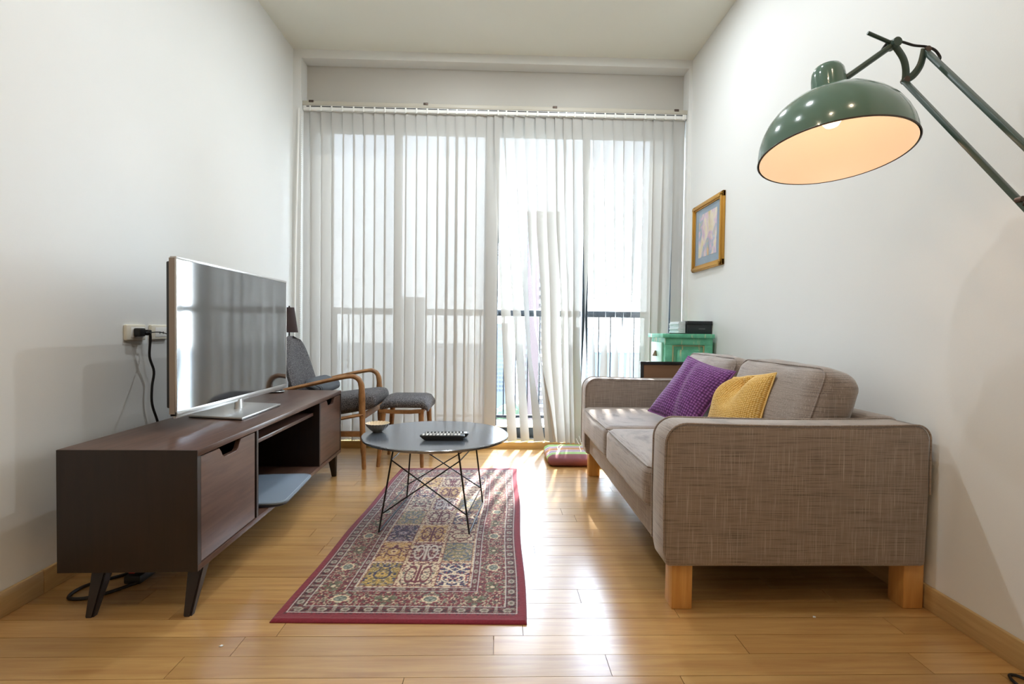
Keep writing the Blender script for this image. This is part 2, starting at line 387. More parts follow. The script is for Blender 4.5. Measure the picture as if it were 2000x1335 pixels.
def balconies(t, x, y, wx, wy, top, fh, floors):
    bb = bmesh.new()
    for i in range(int(floors*.3), floors): box((x-wx*.05, y-1.6, gz+i*fh), (x+wx*.35, y, gz+i*fh+fh*.32), bm=bb)
    o = obj('balcony', bb, mat('balcony_white', lin(98, 98, 98), .7), t, smooth=False); o['kind'] = 'stuff'
    obj('pier', box((x-wx*.42, y-1.2, gz), (x-wx*.1, y, top)), mat('pier_red', lin(48, 36, 35), .8), t, smooth=False)
building('apartment_tower', 'tall brick red tower with white balconies beyond the railing', 16.5, 190, 13, 14, 44, lin(196, 176, 166), 34, 6, balconies)
building('office_tower', 'pale blue gridded tower beyond the left edge of the clear panes', 1.0, 330, 11, 14, 4, lin(190, 206, 222), 24, 6)
building('office_block', 'grey blue block low on the skyline beside the green cabinet', 86, 380, 44, 16, -16, lin(176, 192, 206), 14, 14)
building('slab_block', 'broad pale block behind the closed left vanes', -62, 360, 20, 14, 22, lin(206, 206, 204), 26, 8)
building('white_tower', 'slim white tower seen between the twisted vanes', 52, 300, 9, 10, 2, lin(226, 228, 230), 26, 4)
building('brown_block', 'low red brown block behind the railing bars', 26, 262, 12, 12, -18, lin(178, 140, 132), 14, 5)
M_leaf = mat('tree_leaves', lin(96, 140, 84), 0.8); nt, p = nodes(M_leaf)
nt.links.new(ramp(nt, ntex(nt, coords(nt), 0.7, 4), [(0.35, lin(26, 44, 26)), (0.65, lin(52, 72, 44))]), p.inputs['Base Color'])
M_trunk = mat('tree_trunk', lin(90, 74, 60), 0.9)
def tree(x, y, h, r, label, seed):
    t = thing('tree', label, 'tree', (x, y, gz)); rg = random.Random(seed); bm = bmesh.new()
    for k in range(9):
        s = bmesh.new(); bmesh.ops.create_icosphere(s, subdivisions=2, radius=r*rg.uniform(.4, .62))
        off = Vector((rg.uniform(-.6, .6)*r, rg.uniform(-.6, .6)*r, h-r*rg.uniform(.1, .9)))
        for q in s.verts: q.co *= 1+.22*mnoise.noise(q.co*0.6+Vector((seed, k, 0)))
        merge(bm, s, Matrix.Translation(Vector((x, y, gz))+off))
    obj('crown', bm, M_leaf, t); obj('trunk', tube([(x, y, gz), (x, y, gz+h-r)], [r*.12, r*.07]), M_trunk, t)
tree(4.5, 250, 24, 8, 'round green tree far below between the two leftmost clear gaps', 1)
tree(13, 235, 20, 7, 'green tree far below right of the rounder tree', 2)
tree(2.5, 210, 17, 6, 'lowest green tree beyond the coffee table edge', 3)

# ------------------------------------------------------------------ vertical blind
vb = thing('vertical_blind', 'white sheer vertical blind covering the whole balcony window, some vanes tangled', 'blind', (0, 4.03, 2.62))
BY = 4.03
obj('mount_board', box((OXL, BY-.03, 2.640), (OXR, 4.10, 2.672), .003), M_beige, vb)
obj('headrail', box((OXL+.004, BY-.026, 2.604), (OXR-.004, BY+.03, 2.640), .004), M_white, vb)
obj('rail_slot', box((OXL+.03, BY-.0275, 2.628), (OXR-.03, BY-.024, 2.634)), M_black, vb)
for x in (-1.45, -.575, .425, 1.38): obj('bracket', box((x-.018, BY-.034, 2.660), (x+.018, BY-.02, 2.678), .003), M_rust, vb)
def X0(px): return -1.526+(px-590)*.003985
top = [590, 607, 628, 648, 668.5, 690, 709, 730, 750, 770, 790, 811, 831.5, 852.5, 871, 889, 907, 927, 950, 969, 985, 1005.5, 1025.5, 1046, 1067, 1086.5, 1102, 1119, 1138, 1158, 1178.5, 1198.5, 1218, 1237, 1258, 1277, 1297.7, 1317, 1338]
KEY = {19: [(450, 982, 18), (560, 986, 19), (699, 991.5, 18.5), (860, 1000.5, 18)], 20: [(450, 1001.5, 18), (560, 1006, 16), (699, 1015.5, 15), (860, 1025.5, 17)],
 21: [(450, 1020.5, 18), (560, 1025.5, 11), (699, 1034, 7), (790, 1045, 14), (860, 1053, 21)], 22: [(450, 1038.5, 16), (560, 1042, 6), (640, 1046, 4), (740, 1060, -8), (800, 1069, -16), (860, 1075, -21)],
 23: [(450, 1058, 21), (560, 1064.5, 18), (699, 1067, 18), (860, 1083, 20)], 24: [(450, 1078, 21), (560, 1083, 20), (699, 1084, 18), (860, 1098, 19)],
 25: [(450, 1094, 16), (560, 1101, 15), (699, 1102.5, 15), (860, 1110, 13)], 26: [(450, 1111, 18), (560, 1114, 14), (699, 1116, 13), (860, 1118, 12)],
 27: [(450, 1127, 17), (560, 1125, 13), (699, 1124, 14), (860, 1131, 20)], 28: [(330, 1147, 19), (450, 1145, 13), (560, 1144, 5), (600, 1143, 2), (699, 1142, -8), (860, 1140, -18)],
 29: [(330, 1167, 19.5), (450, 1164, 13), (560, 1161, 5), (600, 1160, 1.5), (699, 1158, -9.5), (860, 1156, -18)], 30: [(330, 1187.5, 19.5), (450, 1186, 13), (560, 1185, 4), (600, 1184, 1), (699, 1180.5, -13), (860, 1176, -20)],
 31: [(330, 1207, 19.5), (450, 1205, 13), (560, 1203.5, 4), (600, 1203, 1), (699, 1202, -13), (860, 1199, -20)], 32: [(330, 1226, 19.5), (450, 1223, 13), (560, 1220, 4), (600, 1219, 1), (699, 1216, -9), (860, 1212, -17)],
 33: [(330, 1246, 19.5), (450, 1241, 13), (560, 1236, 5), (600, 1234, 2), (699, 1229, -7), (860, 1225, -14)]}
def kx(i, z):
    """centre x and drawn width (in 4 mm steps) of a disturbed vane at height z"""
    ky = [(224, (top[i]+top[i+1])/2, 22.0), (275, (top[i]+top[i+1])/2, 21.5)]+KEY[i]
    yp = 645+(.94-z)*997/4.03
    for (y0, c0, w0), (y1, c1, w1) in zip(ky, ky[1:]):
        if yp <= y1 or y1 == ky[-1][0]:
            t = max(0.0, min(1.15, (yp-y0)/(y1-y0))); return .093+(yp-230)/620*.032+(c0+(c1-c0)*t-1000)*.00405, w0+(w1-w0)*t
VW = 0.047
def sst(t): t = max(0, min(1, t)); return t*t*(3-2*t)
for i in range(38):
    xt = X0((top[i]+top[i+1])/2); rg = random.Random(i*7+1)
    rows = []; NR = 28; zb = .055 + rg.uniform(-.003, .003)
    for k in range(NR+1):
        t = k/NR; z = 2.604+(zb-2.604)*t; x = xt; yy = BY; c = 0.985; sgn = 1
        a = math.radians(9+rg.uniform(-.5, .5)*0)
        if i < 19:
            x += rg.uniform(-.0012, .0012)*t; a += math.radians(3*math.sin(i*1.7)*t)
        elif i in KEY:
            x, wv = kx(i, z); a = math.acos(max(-.97, min(.97, wv/23.2)))-math.atan2(x, 4.03)
            if i >= 22 and i < 28: yy -= .010*(i-21)*sst(t)
        elif i == 36: x -= .030*sst(t*.9)
        elif i == 37: x += .006*t; a = math.radians(9-4*t)
        d = Vector((math.cos(a), math.sin(a), 0)); nn = Vector((-d.y, d.x, 0))
        rows.append([Vector((x, yy, z))+d*VW*u + nn*.0012*(1-u*u) for u in (-1, -.5, 0, .5, 1)])
    bm = bmesh.new(); vv = [[bm.verts.new(q) for q in r] for r in rows]
    for A, B in zip(vv, vv[1:]):
        for k in range(4): bm.faces.new((A[k], A[k+1], B[k+1], B[k]))
    obj('vane', bm, M_vane, vb, recalc=False)
    xc = X0(top[i+1]) if i < 37 else X0(1333)
    obj('hanger', box((xc-.006, BY-.031, 2.598), (xc+.006, BY-.024, 2.638), .002), M_white, vb)
    if i < 36 and (i < 19 or i > 30 or i in (22, 23, 24, 25)):
        xa, xb = rows[-1][2].x, rows[-1][2].x+.08
        obj('bead_chain', tube([(xa, BY-.012, zb+.012), ((xa+xb)/2, BY-.014, zb-.012), (xb, BY-.012, zb+.012)], .0017, 5), M_white, vb)
obj('control_cord', tube([(-1.53, 4.0-.03, 2.60), (-1.545, 3.95, 1.6), (-1.552, 3.94, 0.75)], .0075, 8), M_white, vb)
bc = bmesh.new()
for k in range(110): bmesh.ops.create_icosphere(bc, subdivisions=1, radius=.0042, matrix=Matrix.Translation((-1.507-.012*k/110, 3.965, 2.58-k*.0165)))
o = obj('control_chain', bc, M_white, vb); o['kind'] = 'stuff'
wt = bmesh.new()
for k in range(7):
    xx = .62+.022*k; tube(smooth_path([(xx, 3.93, .10+.02*(k % 3)), (xx+.02, 3.90, .062), (xx+.04, 3.92, .055), (xx+.05, 3.93, .10)], 4), .003, 5, bm=wt)
obj('tangled_cord', wt, M_white, vb)

# ------------------------------------------------------------------ television cabinet
ANG = math.radians(1.06)
tv = thing('tv_cabinet', 'long low dark walnut television cabinet on splayed tapered legs', 'cabinet', (-.955, 1.655, 0), ANG)
D, LN, ZB, ZT = .435, 1.60, .147, .541
def tvp(name, bm, m=M_walnut, par=tv, **k): return obj(name, bm, m, par, local=True, **k)
tvp('top_panel', box((-D, 0, ZT-.022), (0, LN, ZT), .0015))
tvp('bottom_panel', box((-D, 0, ZB), (0, LN, ZB+.02), .0015))
tvp('side_panel', box((-D, -.003, ZB), (-.0002, .0, ZT-.001)), M_walnut_shade)  # thin dark cover, carries the painted shade over the near panel edges
tvp('inner_panel', box((-D, .0, ZB+.02), (-.001, .018, ZT-.022)), M_walnut_shade)
tvp('side_panel', box((-D, LN-.018, ZB+.02), (-.001, LN, ZT-.022)), M_walnut_shade)
tvp('divider', box((-D, .418, ZB+.02), (-.001, .434, ZT-.022)), M_walnut_shade)
tvp('divider', box((-D, 1.186, ZB+.02), (-.001, 1.202, ZT-.022)), M_walnut_shade)
tvp('back_panel', box((-D+.004, .018, ZB+.02), (-D+.012, LN-.018, ZT-.022)), M_walnut_shade)
tvp('shelf', box((-D+.012, .434, .449), (-.035, 1.186, .466), .001))
def drop_door(y0, y1):
    zb, zt = ZB+.024, ZT-.026; c = (y0+y1)/2
    poly = [(y0, zb), (y1, zb), (y1, zt), (c+.078, zt), (c+.066, zt-.012), (c+.055, zt-.030), (c+.042, zt-.037), (c-.042, zt-.037), (c-.055, zt-.030), (c-.066, zt-.012), (c-.078, zt), (y0, zt)]
    tvp('door', prism(poly, -.020, -.002, 'x', .001, seg=1))
drop_door(.021, .404); drop_door(1.206, LN-.021)
for fx, fy, sy in ((-.342, .012, 1), (-.036, .012, 1), (-.342, LN-.02, -1), (-.036, LN-.02, -1)):
    bm = bmesh.new(); t0 = (fx+.003, fy+.055*sy)
    lo = [bm.verts.new((fx+a*.013, fy+b*.013, 0.0)) for a, b in ((-1, -1), (1, -1), (1, 1), (-1, 1))]
    hi = [bm.verts.new((t0[0]+a*.025, t0[1]+b*.024, ZB)) for a, b in ((-1, -1), (1, -1), (1, 1), (-1, 1))]
    bm.faces.new(lo[::-1]); bm.faces.new(hi)
    for k in range(4): bm.faces.new((lo[k], lo[(k+1) % 4], hi[(k+1) % 4], hi[k]))
    bmesh.ops.bevel(bm, geom=[e for e in bm.edges if abs(e.verts[0].co.z-e.verts[1].co.z) > .05], offset=.005, segments=2, affect='EDGES')
    tvp('leg', bm, M_walnut_shade)
# ------------------------------------------------------------------ television
TX = -1.2
tl = thing('television', 'slim silver framed flat television with dark reflective screen on the cabinet', 'television', (-1.22, 2.42, ZT))
obj('rear_shell', box((TX-.046, 1.955, .625), (TX-.018, 2.915, 1.180), .006), M_black, tl)
fr = box((TX-.020, 1.937, 1.186), (TX+.004, 2.933, 1.196), .002); box((TX-.020, 1.937, .598), (TX+.004, 1.943, 1.19), .002, bm=fr)
box((TX-.020, 2.927, .598), (TX+.004, 2.933, 1.19), .002, bm=fr); box((TX-.020, 1.937, .598), (TX+.004, 2.933, .616), .002, bm=fr)
obj('bezel', fr, M_silver, tl)
obj('side_band', box((TX-.022, 1.9355, .606), (TX-.002, 1.938, 1.19)), M_champ, tl)
obj('screen', box((TX-.015, 1.943, .616), (TX+.002, 2.927, 1.186)), M_screen, tl)
obj('lower_bar', box((TX-.014, 1.945, .588), (TX-.004, 2.925, .600), .002), M_silver, tl)
quad = [(-1.335, 2.235), (-1.070, 2.172), (-1.082, 2.585), (-1.385, 2.645)]
obj('stand_base', prism(quad, ZT+.004, ZT+.013, 'z', .002), M_silver, tl)
obj('foot_pad', prism([(x*.97-.036, y*.97+.072) for x, y in quad], ZT, ZT+.004, 'z'), M_black, tl)
obj('stand_neck', lathe([(.028, 0), (.026, .02), (.024, .06)], 24, M=Matrix.Translation((TX-.012, 2.43, ZT+.012)) @ Matrix.Diagonal((.55, 1.2, 1, 1)), capt=True), M_silver, tl)
g = thing('gadget', 'small glossy black domed gadget at the far end of the cabinet top', 'gadget', (-1.345, 3.12, ZT))
obj('shell', lathe([(.0, .026), (.03, .024), (.050, .016), (.056, .006), (.053, 0)], 28, M=Matrix.Translation((-1.345, 3.12, ZT)) @ Matrix.Diagonal((1, .8, 1, 1)), capb=True), mat('gloss_black', lin(12, 12, 14), .12), g)
obj('trim_ring', lathe([(.057, .005), (.060, .008), (.058, .011)], 28, M=Matrix.Translation((-1.345, 3.12, ZT)) @ Matrix.Diagonal((1, .8, 1, 1))), M_steel, g)
# folder on the lower compartment
fo = thing('folder', 'blue grey flat folder jutting out of the cabinet lower compartment', 'folder', (-1.08, 2.42, .168))
Mf = Matrix.Translation((-1.075, 2.40, 0)) @ Matrix.Rotation(math.radians(5), 4, 'Z')
M_slate = mat('slate_cover', lin(118, 130, 142), .55)
obj('lower_cover', prism(rpoly((-.16, -.225), (.150, .225), .055), .168, .176, 'z', .0015, M=Mf), mat('dark_cover', lin(46, 46, 56), .5), fo)
obj('upper_cover', prism(rpoly((-.16, -.225), (.158, .228), .055), .178, .187, 'z', .0025, M=Mf), M_slate, fo)
obj('edge_seam', tube([Mf @ Vector((x, y, .1875)) for x, y in rpoly((-.15, -.215), (.148, .218), .048)], .0012, 5, closed=True), mat('seam', lin(160, 170, 182), .6), fo)
# sockets and cords
def socket(y0, y1, name, label):
    t = thing(name, label, 'socket', (XL, (y0+y1)/2, .906))
    obj('plate', box((XL, y0, .872), (XL+.014, y1, .940), .005, 3), M_cream, t)
    obj('insert', box((XL+.012, y0+.026, .884), (XL+.0155, y1-.012, .929), .001), M_white, t)
    for dy in (-.012, .012):
        obj('slot', box((XL+.0148, (y0+y1)/2+.008+dy-.003, .898), (XL+.0158, (y0+y1)/2+.008+dy+.003, .909)), M_black, t)
    return t
socket(2.202, 2.322, 'wall_socket', 'cream wall socket with a black plug in it, left of the pair')
socket(2.357, 2.476, 'wall_socket', 'cream wall socket nearer the television, right of the pair')
pc = thing('power_cord', 'thick black power cord with plug hanging down behind the cabinet', 'cord', (XL+.03, 2.27, .90))
obj('plug', box((XL+.0158, 2.238, .889), (XL+.046, 2.275, .925), .006, 3), M_cord, pc)
obj('cord', tube(smooth_path([(XL+.045, 2.268, .905), (XL+.050, 2.295, .895), (XL+.035, 2.312, .80), (XL+.032, 2.345, .73), (XL+.028, 2.338, .66), (XL+.024, 2.345, .58), (XL+.03, 2.378, .48), (XL+.05, 2.40, .30), (XL+.07, 2.33, .02), (XL+.14, 2.24, .008), (-1.31, 2.13, .012), (-1.31, 2.062, .016)], 6), .0052, 8), M_cord, pc)
sc_ = thing('signal_cord', 'thin black cord running from the socket to the back of the television', 'cord', (XL+.03, 2.31, .90))
obj('plug', box((XL+.0158, 2.280, .893), (XL+.052, 2.305, .918), .005, 3), M_cord, sc_)
obj('cord', tube(smooth_path([(XL+.050, 2.30, .906), (XL+.07, 2.34, .906), (XL+.16, 2.30, .885), (XL+.26, 2.22, .85), (TX-.045, 2.16, .80)], 6), .0026, 6), M_cord, sc_)
fl_c = thing('extension_cord', 'black extension cord bundle with red switch under the near cabinet end', 'cord', (-1.25, 1.95, 0))
obj('block', box((-1.34, 1.86, 0.001), (-1.28, 2.06, .032), .006), M_cord, fl_c)
obj('switch', box((-1.335, 1.88, .031), (-1.315, 1.90, .036), .001), mat('red_switch', lin(170, 30, 24), .4), fl_c)
obj('cord', tube(smooth_path([(-1.29, 1.87, .006), (-1.37, 1.77, .006), (-1.45, 1.76, .006), (-1.46, 1.84, .006), (-1.38, 1.93, .006), (-1.33, 2.0, .006)], 8), .0058, 8), M_cord, fl_c)

# ------------------------------------------------------------------ lounge chair, footstool, small lamp
ch = thing('armchair', 'charcoal tweed lounge armchair with curved teak arms by the window', 'armchair', (-1.15, 3.66, 0))
for nm, Y, Yt in (('n', 3.395, 3.40), ('f', 3.905, 3.90)):
    obj('leg', tube(smooth_path([(-.874, Y, 0), (-.880, Y, .12), (-.890, Yt, .34), (-.893, Yt, .48), (-.897, Yt, .555), (-.915, Yt, .597), (-.950, Yt, .616)], 5), [.013]+[.015]*4+[.0185]*6+[.022]*6+[.020]*5+[.0175]*5+[.016]*4, 10), M_teak, ch)
    obj('armrest', tube(smooth_path([(-.935, Yt, .612), (-.97, Yt, .616), (-1.06, Yt, .600), (-1.25, Yt, .556), (-1.42, Yt, .515), (-1.49, Yt, .490)], 4), [(.016, .016)]*4+[(.022, .014)]*8+[(.020, .013)]*9, 10), M_teak, ch)
    obj('leg', tube(smooth_path([(-1.535, Y, 0), (-1.515, Y, .25), (-1.485, Yt, .50), (-1.50, Yt, .62)], 4), [.012]*4+[.017]*5+[.014]*4, 10), M_teak, ch)
    obj('side_rail', tube([(-.880, Yt, .365), (-1.18, Yt, .305), (-1.50, Yt, .255)], [(.026, .011)]*3, 8), M_teak, ch)
    if nm == 'n': obj('stretcher', box((-1.51, Yt-.009, .215), (-.885, Yt+.009, .252), .004), M_teak, ch)
obj('front_rail', tube([(-.885, 3.41, .35), (-.885, 3.89, .35)], [(.012, .024)]*2, 8), M_teak, ch)
obj('seat_cushion', puff((.335, .235, .055), .05, (0, 0, .018), 10, M=Matrix.Translation((-1.140, 3.652, .400)) @ Matrix.Rotation(math.radians(-9), 4, 'Y')), M_char, ch)
# back shell: rounded shield leaning back
bk = bmesh.new(); n1, n2 = 16, 14; R_ = []
for side in (1, -1):
    ring = []
    for i in range(n1+1):
        t = i/n1; z = .40+.475*t; hw = .235*(1-.10*t)*math.sqrt(max(0.0, 1-max(0, (t-.42)/.58)**2.6))
        xx = -1.345-.135*t-.012*math.sin(PI*t)
        ring.append([Vector((xx+side*.034*math.sqrt(max(0, 1-u**4))*(1 if t < .9 else math.sqrt(max(0, 1-((t-.9)/.1)**2)))-.035*u*u*-1, 3.655+hw*u, z)) for u in [-1+2*j/n2 for j in range(n2+1)]])
    R_.append(ring)
for ring in R_:
    vv = [[bk.verts.new(q) for q in r] for r in ring]
    for A, B in zip(vv, vv[1:]):
        for k in range(n2): bk.faces.new((A[k], A[k+1], B[k+1], B[k]))
bmesh.ops.remove_doubles(bk, verts=bk.verts, dist=.0008)
obj('backrest', bk, M_char, ch)
lc = thing('lumbar_cushion', 'small ribbed dark grey cushion lying at the armchair backrest', 'cushion', (-1.24, 3.66, .47))
M_rib = mat('ribbed_grey', lin(74, 80, 86), .9); nt, p = nodes(M_rib)
wv = N(nt, 'ShaderNodeTexWave', bands_direction='Y'); wv.inputs['Scale'].default_value = 45; nt.links.new(coords(nt), wv.inputs['Vector'])
nt.links.new(ramp(nt, wv.outputs['Fac'], [(0.2, lin(50, 54, 60)), (0.8, lin(108, 114, 120))]), p.inputs['Base Color']); bump(nt, p, wv.outputs['Fac'], .5, .003)
obj('cover', puff((.075, .19, .035), .034, (.01, .005, .012), 8, M=Matrix.Translation((-1.235, 3.655, .535)) @ Matrix.Rotation(math.radians(22), 4, 'Y')), M_rib, lc)

st = thing('footstool', 'charcoal tweed footstool with teak legs in front of the armchair', 'footstool', (-.64, 3.62, 0))
cu = bmesh.new(); t = bmesh.new(); bmesh.ops.create_cube(t, size=2.0); bmesh.ops.subdivide_edges(t, edges=t.edges[:], cuts=10, use_grid_fill=True)
for q in t.verts:
    u = q.co.copy(); h = Vector((.168, .195, .030)); r = .028
    pt = Vector([u[k]*h[k] for k in range(3)]); inn = Vector([max(-(h[k]-r), min(h[k]-r, pt[k])) for k in range(3)]); dd = pt-inn
    if dd.length > r: pt = inn+dd.normalized()*r
    pt.z += .018*(1-u.y**2)*(1 if u.z > 0 else .3)-.030*max(0, abs(u.x)-.72)/.28*abs(u.x); q.co = pt
merge(cu, t, Matrix.Translation((-.622, 3.625, .428)))
obj('cushion', cu, M_char, st)
for Y in (3.445, 3.80): obj('rail', tube([(-.79, Y, .383), (-.70, Y, .376), (-.58, Y, .376), (-.49, Y, .383)], [(.010, .014)]*4, 8), M_teak, st)
for X in (-.775, -.50): obj('end_rail', box((X-.010, 3.455, .370), (X+.010, 3.79, .398), .004), M_teak, st)
for x, y, tx, ty in ((-.797, 3.455, -.765, 3.462), (-.500, 3.445, -.510, 3.462), (-.797, 3.80, -.765, 3.785), (-.480, 3.80, -.505, 3.785)):
    obj('leg', tube([(x, y, 0), (x+(tx-x)*.1, y+(ty-y)*.1, .03), (tx, ty, .385)], [.0115, .0135, .020], 12), M_teak, st)

sl = thing('table_lamp', 'small lamp with dark brown tapered shade in the back left corner', 'lamp', (-1.49, 3.76, 0))
Ml = Matrix.Translation((-1.505, 3.76, 0))
obj('shade', lathe([(.0585, .899), (.060, .898), (.034, 1.079), (.032, 1.079)], 28, M=Matrix.Translation((-1.515, 3.76, 0))), M_dshade, sl)
obj('pole', tube([(-1.515, 3.76, .02), (-1.515, 3.76, 1.06)], .006, 8), M_blackm, sl)
obj('base', lathe([(.06, 0), (.06, .012), (.02, .022), (.006, .03)], 24, M=Matrix.Translation((-1.515, 3.76, 0)), capb=True), M_blackm, sl)
obj('finial', lathe([(.007, 1.06), (.009, 1.075), (.004, 1.09), (.0005, 1.092)], 12, M=Matrix.Translation((-1.515, 3.76, 0))), M_blackm, sl)

# ------------------------------------------------------------------ rug
U, V = 0.80, 1.80; nu, nv = 248, 558
us = np.linspace(0, U, nu+1); vs_ = np.linspace(0, V, nv+1); uu, vg = np.meshgrid(us, vs_)
rng = np.random.default_rng(3)
def A(c): return np.array(lin(*c))
def vnoise(x, y, s, seed):
    r = np.random.default_rng(seed).random((256, 256)); x = x/s; y = y/s
    xi = np.floor(x).astype(int); yi = np.floor(y).astype(int); fx = x-xi; fy = y-yi; fx = fx*fx*(3-2*fx); fy = fy*fy*(3-2*fy)
    g_ = lambda a, b: r[a % 256, b % 256]
    return (g_(xi, yi)*(1-fx)+g_(xi+1, yi)*fx)*(1-fy)+(g_(xi, yi+1)*(1-fx)+g_(xi+1, yi+1)*fx)*fy
col = np.empty(uu.shape+(3,)); maroon = A((112, 28, 44)); cream = A((216, 196, 164)); navy = A((42, 46, 84)); sage = A((120, 122, 104)); gold = A((176, 128, 64)); dk = A((62, 30, 38)); grey = A((168, 168, 160))
col[:] = maroon
du = np.minimum(uu, U-uu)+.016*np.minimum(1, np.minimum(uu, U-uu)/.03); dv = np.minimum(vg, V-vg); d = np.minimum(du, dv)
side = du < dv; s = np.where(side, vg, uu); mirror = np.where(side, V/2, U/2); sm = s-mirror
def put(mask, c): col[mask] = c
# main border: floral scatter mirrored about each medallion
P_ = .151; c_ = (sm+P_*40) % P_; k_ = np.floor((sm+P_*40)/P_).astype(int); ca = np.abs(c_-P_/2); dd_ = d-.135
mb = (d > .085) & (d < .187)
n1_ = vnoise(ca+k_ % 2*3, np.abs(dd_)*1.0+5, .0075, 1); n2_ = vnoise(ca*1.1+k_ % 2*5, dd_+9, .0062, 2); n3_ = vnoise(ca+2, dd_+3, .005, 4)
put(mb & (n1_ > .60), dk); put(mb & (n2_ > .66), sage); put(mb & (n3_ > .72), cream*.8); put(mb & (n2_ < .16), A((130, 52, 58)))
e_ = np.sqrt((ca/.030)**2+(dd_/.024)**2)
even = mb & (k_ % 2 == 0); ang = np.arctan2(dd_, ca)
put(even & (e_ < 1.0+.10*np.cos(10*ang)), cream); put(even & (e_ < .74), A((92, 100, 92))); put(even & (e_ < .62) & (n3_ > .5), A((150, 152, 140)))
odd = mb & (k_ % 2 == 1)
put(odd & (e_ < 1.05+.2*np.cos(8*ang)) & (n2_ > .4), A((96, 98, 74))); put(odd & (e_ < .3), cream*.9); put(odd & (e_ > .45) & (e_ < .6) & (n3_ > .45), A((44, 44, 36)))
# guards
for lo_, hi_, pit in ((.050, .085, .075), (.189, .213, .075)):
    gm = (d > lo_) & (d < hi_); cc = (sm+pit*60) % pit; ce = np.abs(cc-pit/2); mid = (lo_+hi_)/2; hh = (hi_-lo_)/2
    gn = vnoise(ce+7, d*1.0, .006, 9)
    put(gm, maroon*.75); put(gm & (gn > .62), dk*.8); put(gm & (gn < .22), sage)
    el = np.sqrt((ce/.017)**2+((d-mid)/(hh*.72))**2)
    put(gm & (el < .9), A((168, 160, 146))); put(gm & (el < .52), A((110, 100, 88))); put(gm & (ce > pit*.42) & (gn > .4), A((150, 140, 128)))
for L_ in (.049, .086, .187, .2135): put(np.abs(d-L_) < .0019, A((196, 190, 184)))
put(d < .047, A((124, 26, 44))); edge_n = vnoise(uu, vg, .004, 31); put((d > .036) & (d < .047) & (edge_n > .5), A((84, 24, 38)))
# field of garden panels
f0u, f0v = .199, .2165; fw, fh = U-2*f0u, V-2*f0v; fm = d >= .2155
fx = (uu-f0u)/fw*3; fy = (vg-f0v)/fh*7; pi_ = np.clip(np.floor(fx).astype(int), 0, 2); pj = np.clip(np.floor(fy).astype(int), 0, 6)
lx = (fx-pi_-.5)*fw/3; ly = (fy-pj-.5)*fh/7; hx, hy = fw/6-.0085, fh/14-.0085
inside = fm & (np.abs(lx) < hx) & (np.abs(ly) < hy)
put(fm, cream); sn = vnoise(uu, vg, .006, 40); put(fm & ~inside & (sn > .66), A((120, 50, 56))); put(fm & ~inside & (sn < .2), A((140, 112, 70)))
edgep = np.maximum(np.abs(lx)-hx, np.abs(ly)-hy); put(fm & (edgep > .0005) & (edgep < .0026), A((120, 60, 50)))
pal = {'o': (A((138, 118, 62)), navy*.8, A((196, 160, 84))), 'c': (A((214, 196, 168)), A((104, 32, 48)), A((96, 98, 92))), 'n': (navy, A((222, 206, 180)), A((150, 60, 62))),
       'g': (A((194, 152, 92)), A((96, 30, 52)), A((222, 196, 150))), 'm': (A((108, 26, 46)), A((206, 196, 186)), A((66, 40, 66))), 's': (A((140, 132, 96)), A((90, 100, 112)), A((204, 170, 130))), 'p': (A((76, 40, 74)), navy*.8, A((176, 160, 170)))}
rowsp = ['ocn', 'gms', 'pgc', 'scn', 'cms', 'ngc', 'gcn']
for j in range(7):
    for i in range(3):
        b_, c1, c2 = pal[rowsp[j][i]]; mk = inside & (pi_ == i) & (pj == j); q = j*3+i; ax = np.abs(lx)
        na = vnoise(ax+q*.7, ly+q*.31+3, .0095, 50+q); nb = vnoise(ax+q*.2, ly+q*.5+7, .0065, 80+q); nc = vnoise(ax+q*.9, ly+q*.1+2, .005, 110+q)
        put(mk, b_); put(mk & (na > .60), c1); put(mk & (nb > .70), c2); put(mk & (nc > .80), cream*.9); put(mk & (nc < .12), dk)
        if q % 3 == 1: put(mk & (ax < .006) & (np.abs(ly) < hy*.8), c1); put(mk & (np.abs(np.sqrt(((ax-.028)/.018)**2+(ly/.06)**2)-1) < .14), c1)
        elif q % 3 == 2: put(mk & (np.abs(np.hypot(ax-.012, ly+.03)-.03) < .0035), c1); put(mk & (np.abs(ly-.02-ax*.9) < .004), c1); put(mk & (np.abs(ly-.055+ax*.7) < .0035), c1)
        else: rr_ = np.hypot(ax*1.2, ly); put(mk & (np.abs(rr_-.036) < .004) & (nb > .3), c1); put(mk & (rr_ < .016), c2); put(mk & (rr_ < .007), c1)
col *= (.86+.28*rng.random(uu.shape))[..., None]
cn = [np.array(c) for c in ((-.709, 1.617), (.105, 1.601), (.143, 3.412), (-.634, 3.397))]
a_ = (uu/U)[..., None]; b2 = (vg/V)[..., None]
xy = cn[0]*(1-a_)*(1-b2)+cn[1]*a_*(1-b2)+cn[2]*a_*b2+cn[3]*(1-a_)*b2
xy[..., 0] += .004*np.sin(vg*7)*(uu/U)-.003*np.sin(vg*9+1)*(1-uu/U)
zz = .0085-.0055*np.exp(-(d/.006)**2)+.0012*np.exp(-((d-.010)/.006)**2)+rng.random(uu.shape)*.0009
verts = np.dstack([xy, zz]).reshape(-1, 3); nV = len(verts)
idx = np.arange(nV).reshape(uu.shape); quads = np.stack([idx[:-1, :-1], idx[:-1, 1:], idx[1:, 1:], idx[1:, :-1]], -1).reshape(-1, 4)
ring = np.concatenate([idx[0, :], idx[1:, -1], idx[-1, -2::-1], idx[-2:0:-1, 0]])
low = verts[ring].copy(); low[:, 2] = 0.0005; li = np.arange(len(ring))+nV
sk = np.stack([ring, li, np.roll(li, -1), np.roll(ring, -1)], -1)
allv = np.vstack([verts, low]); allq = np.vstack([quads, sk])
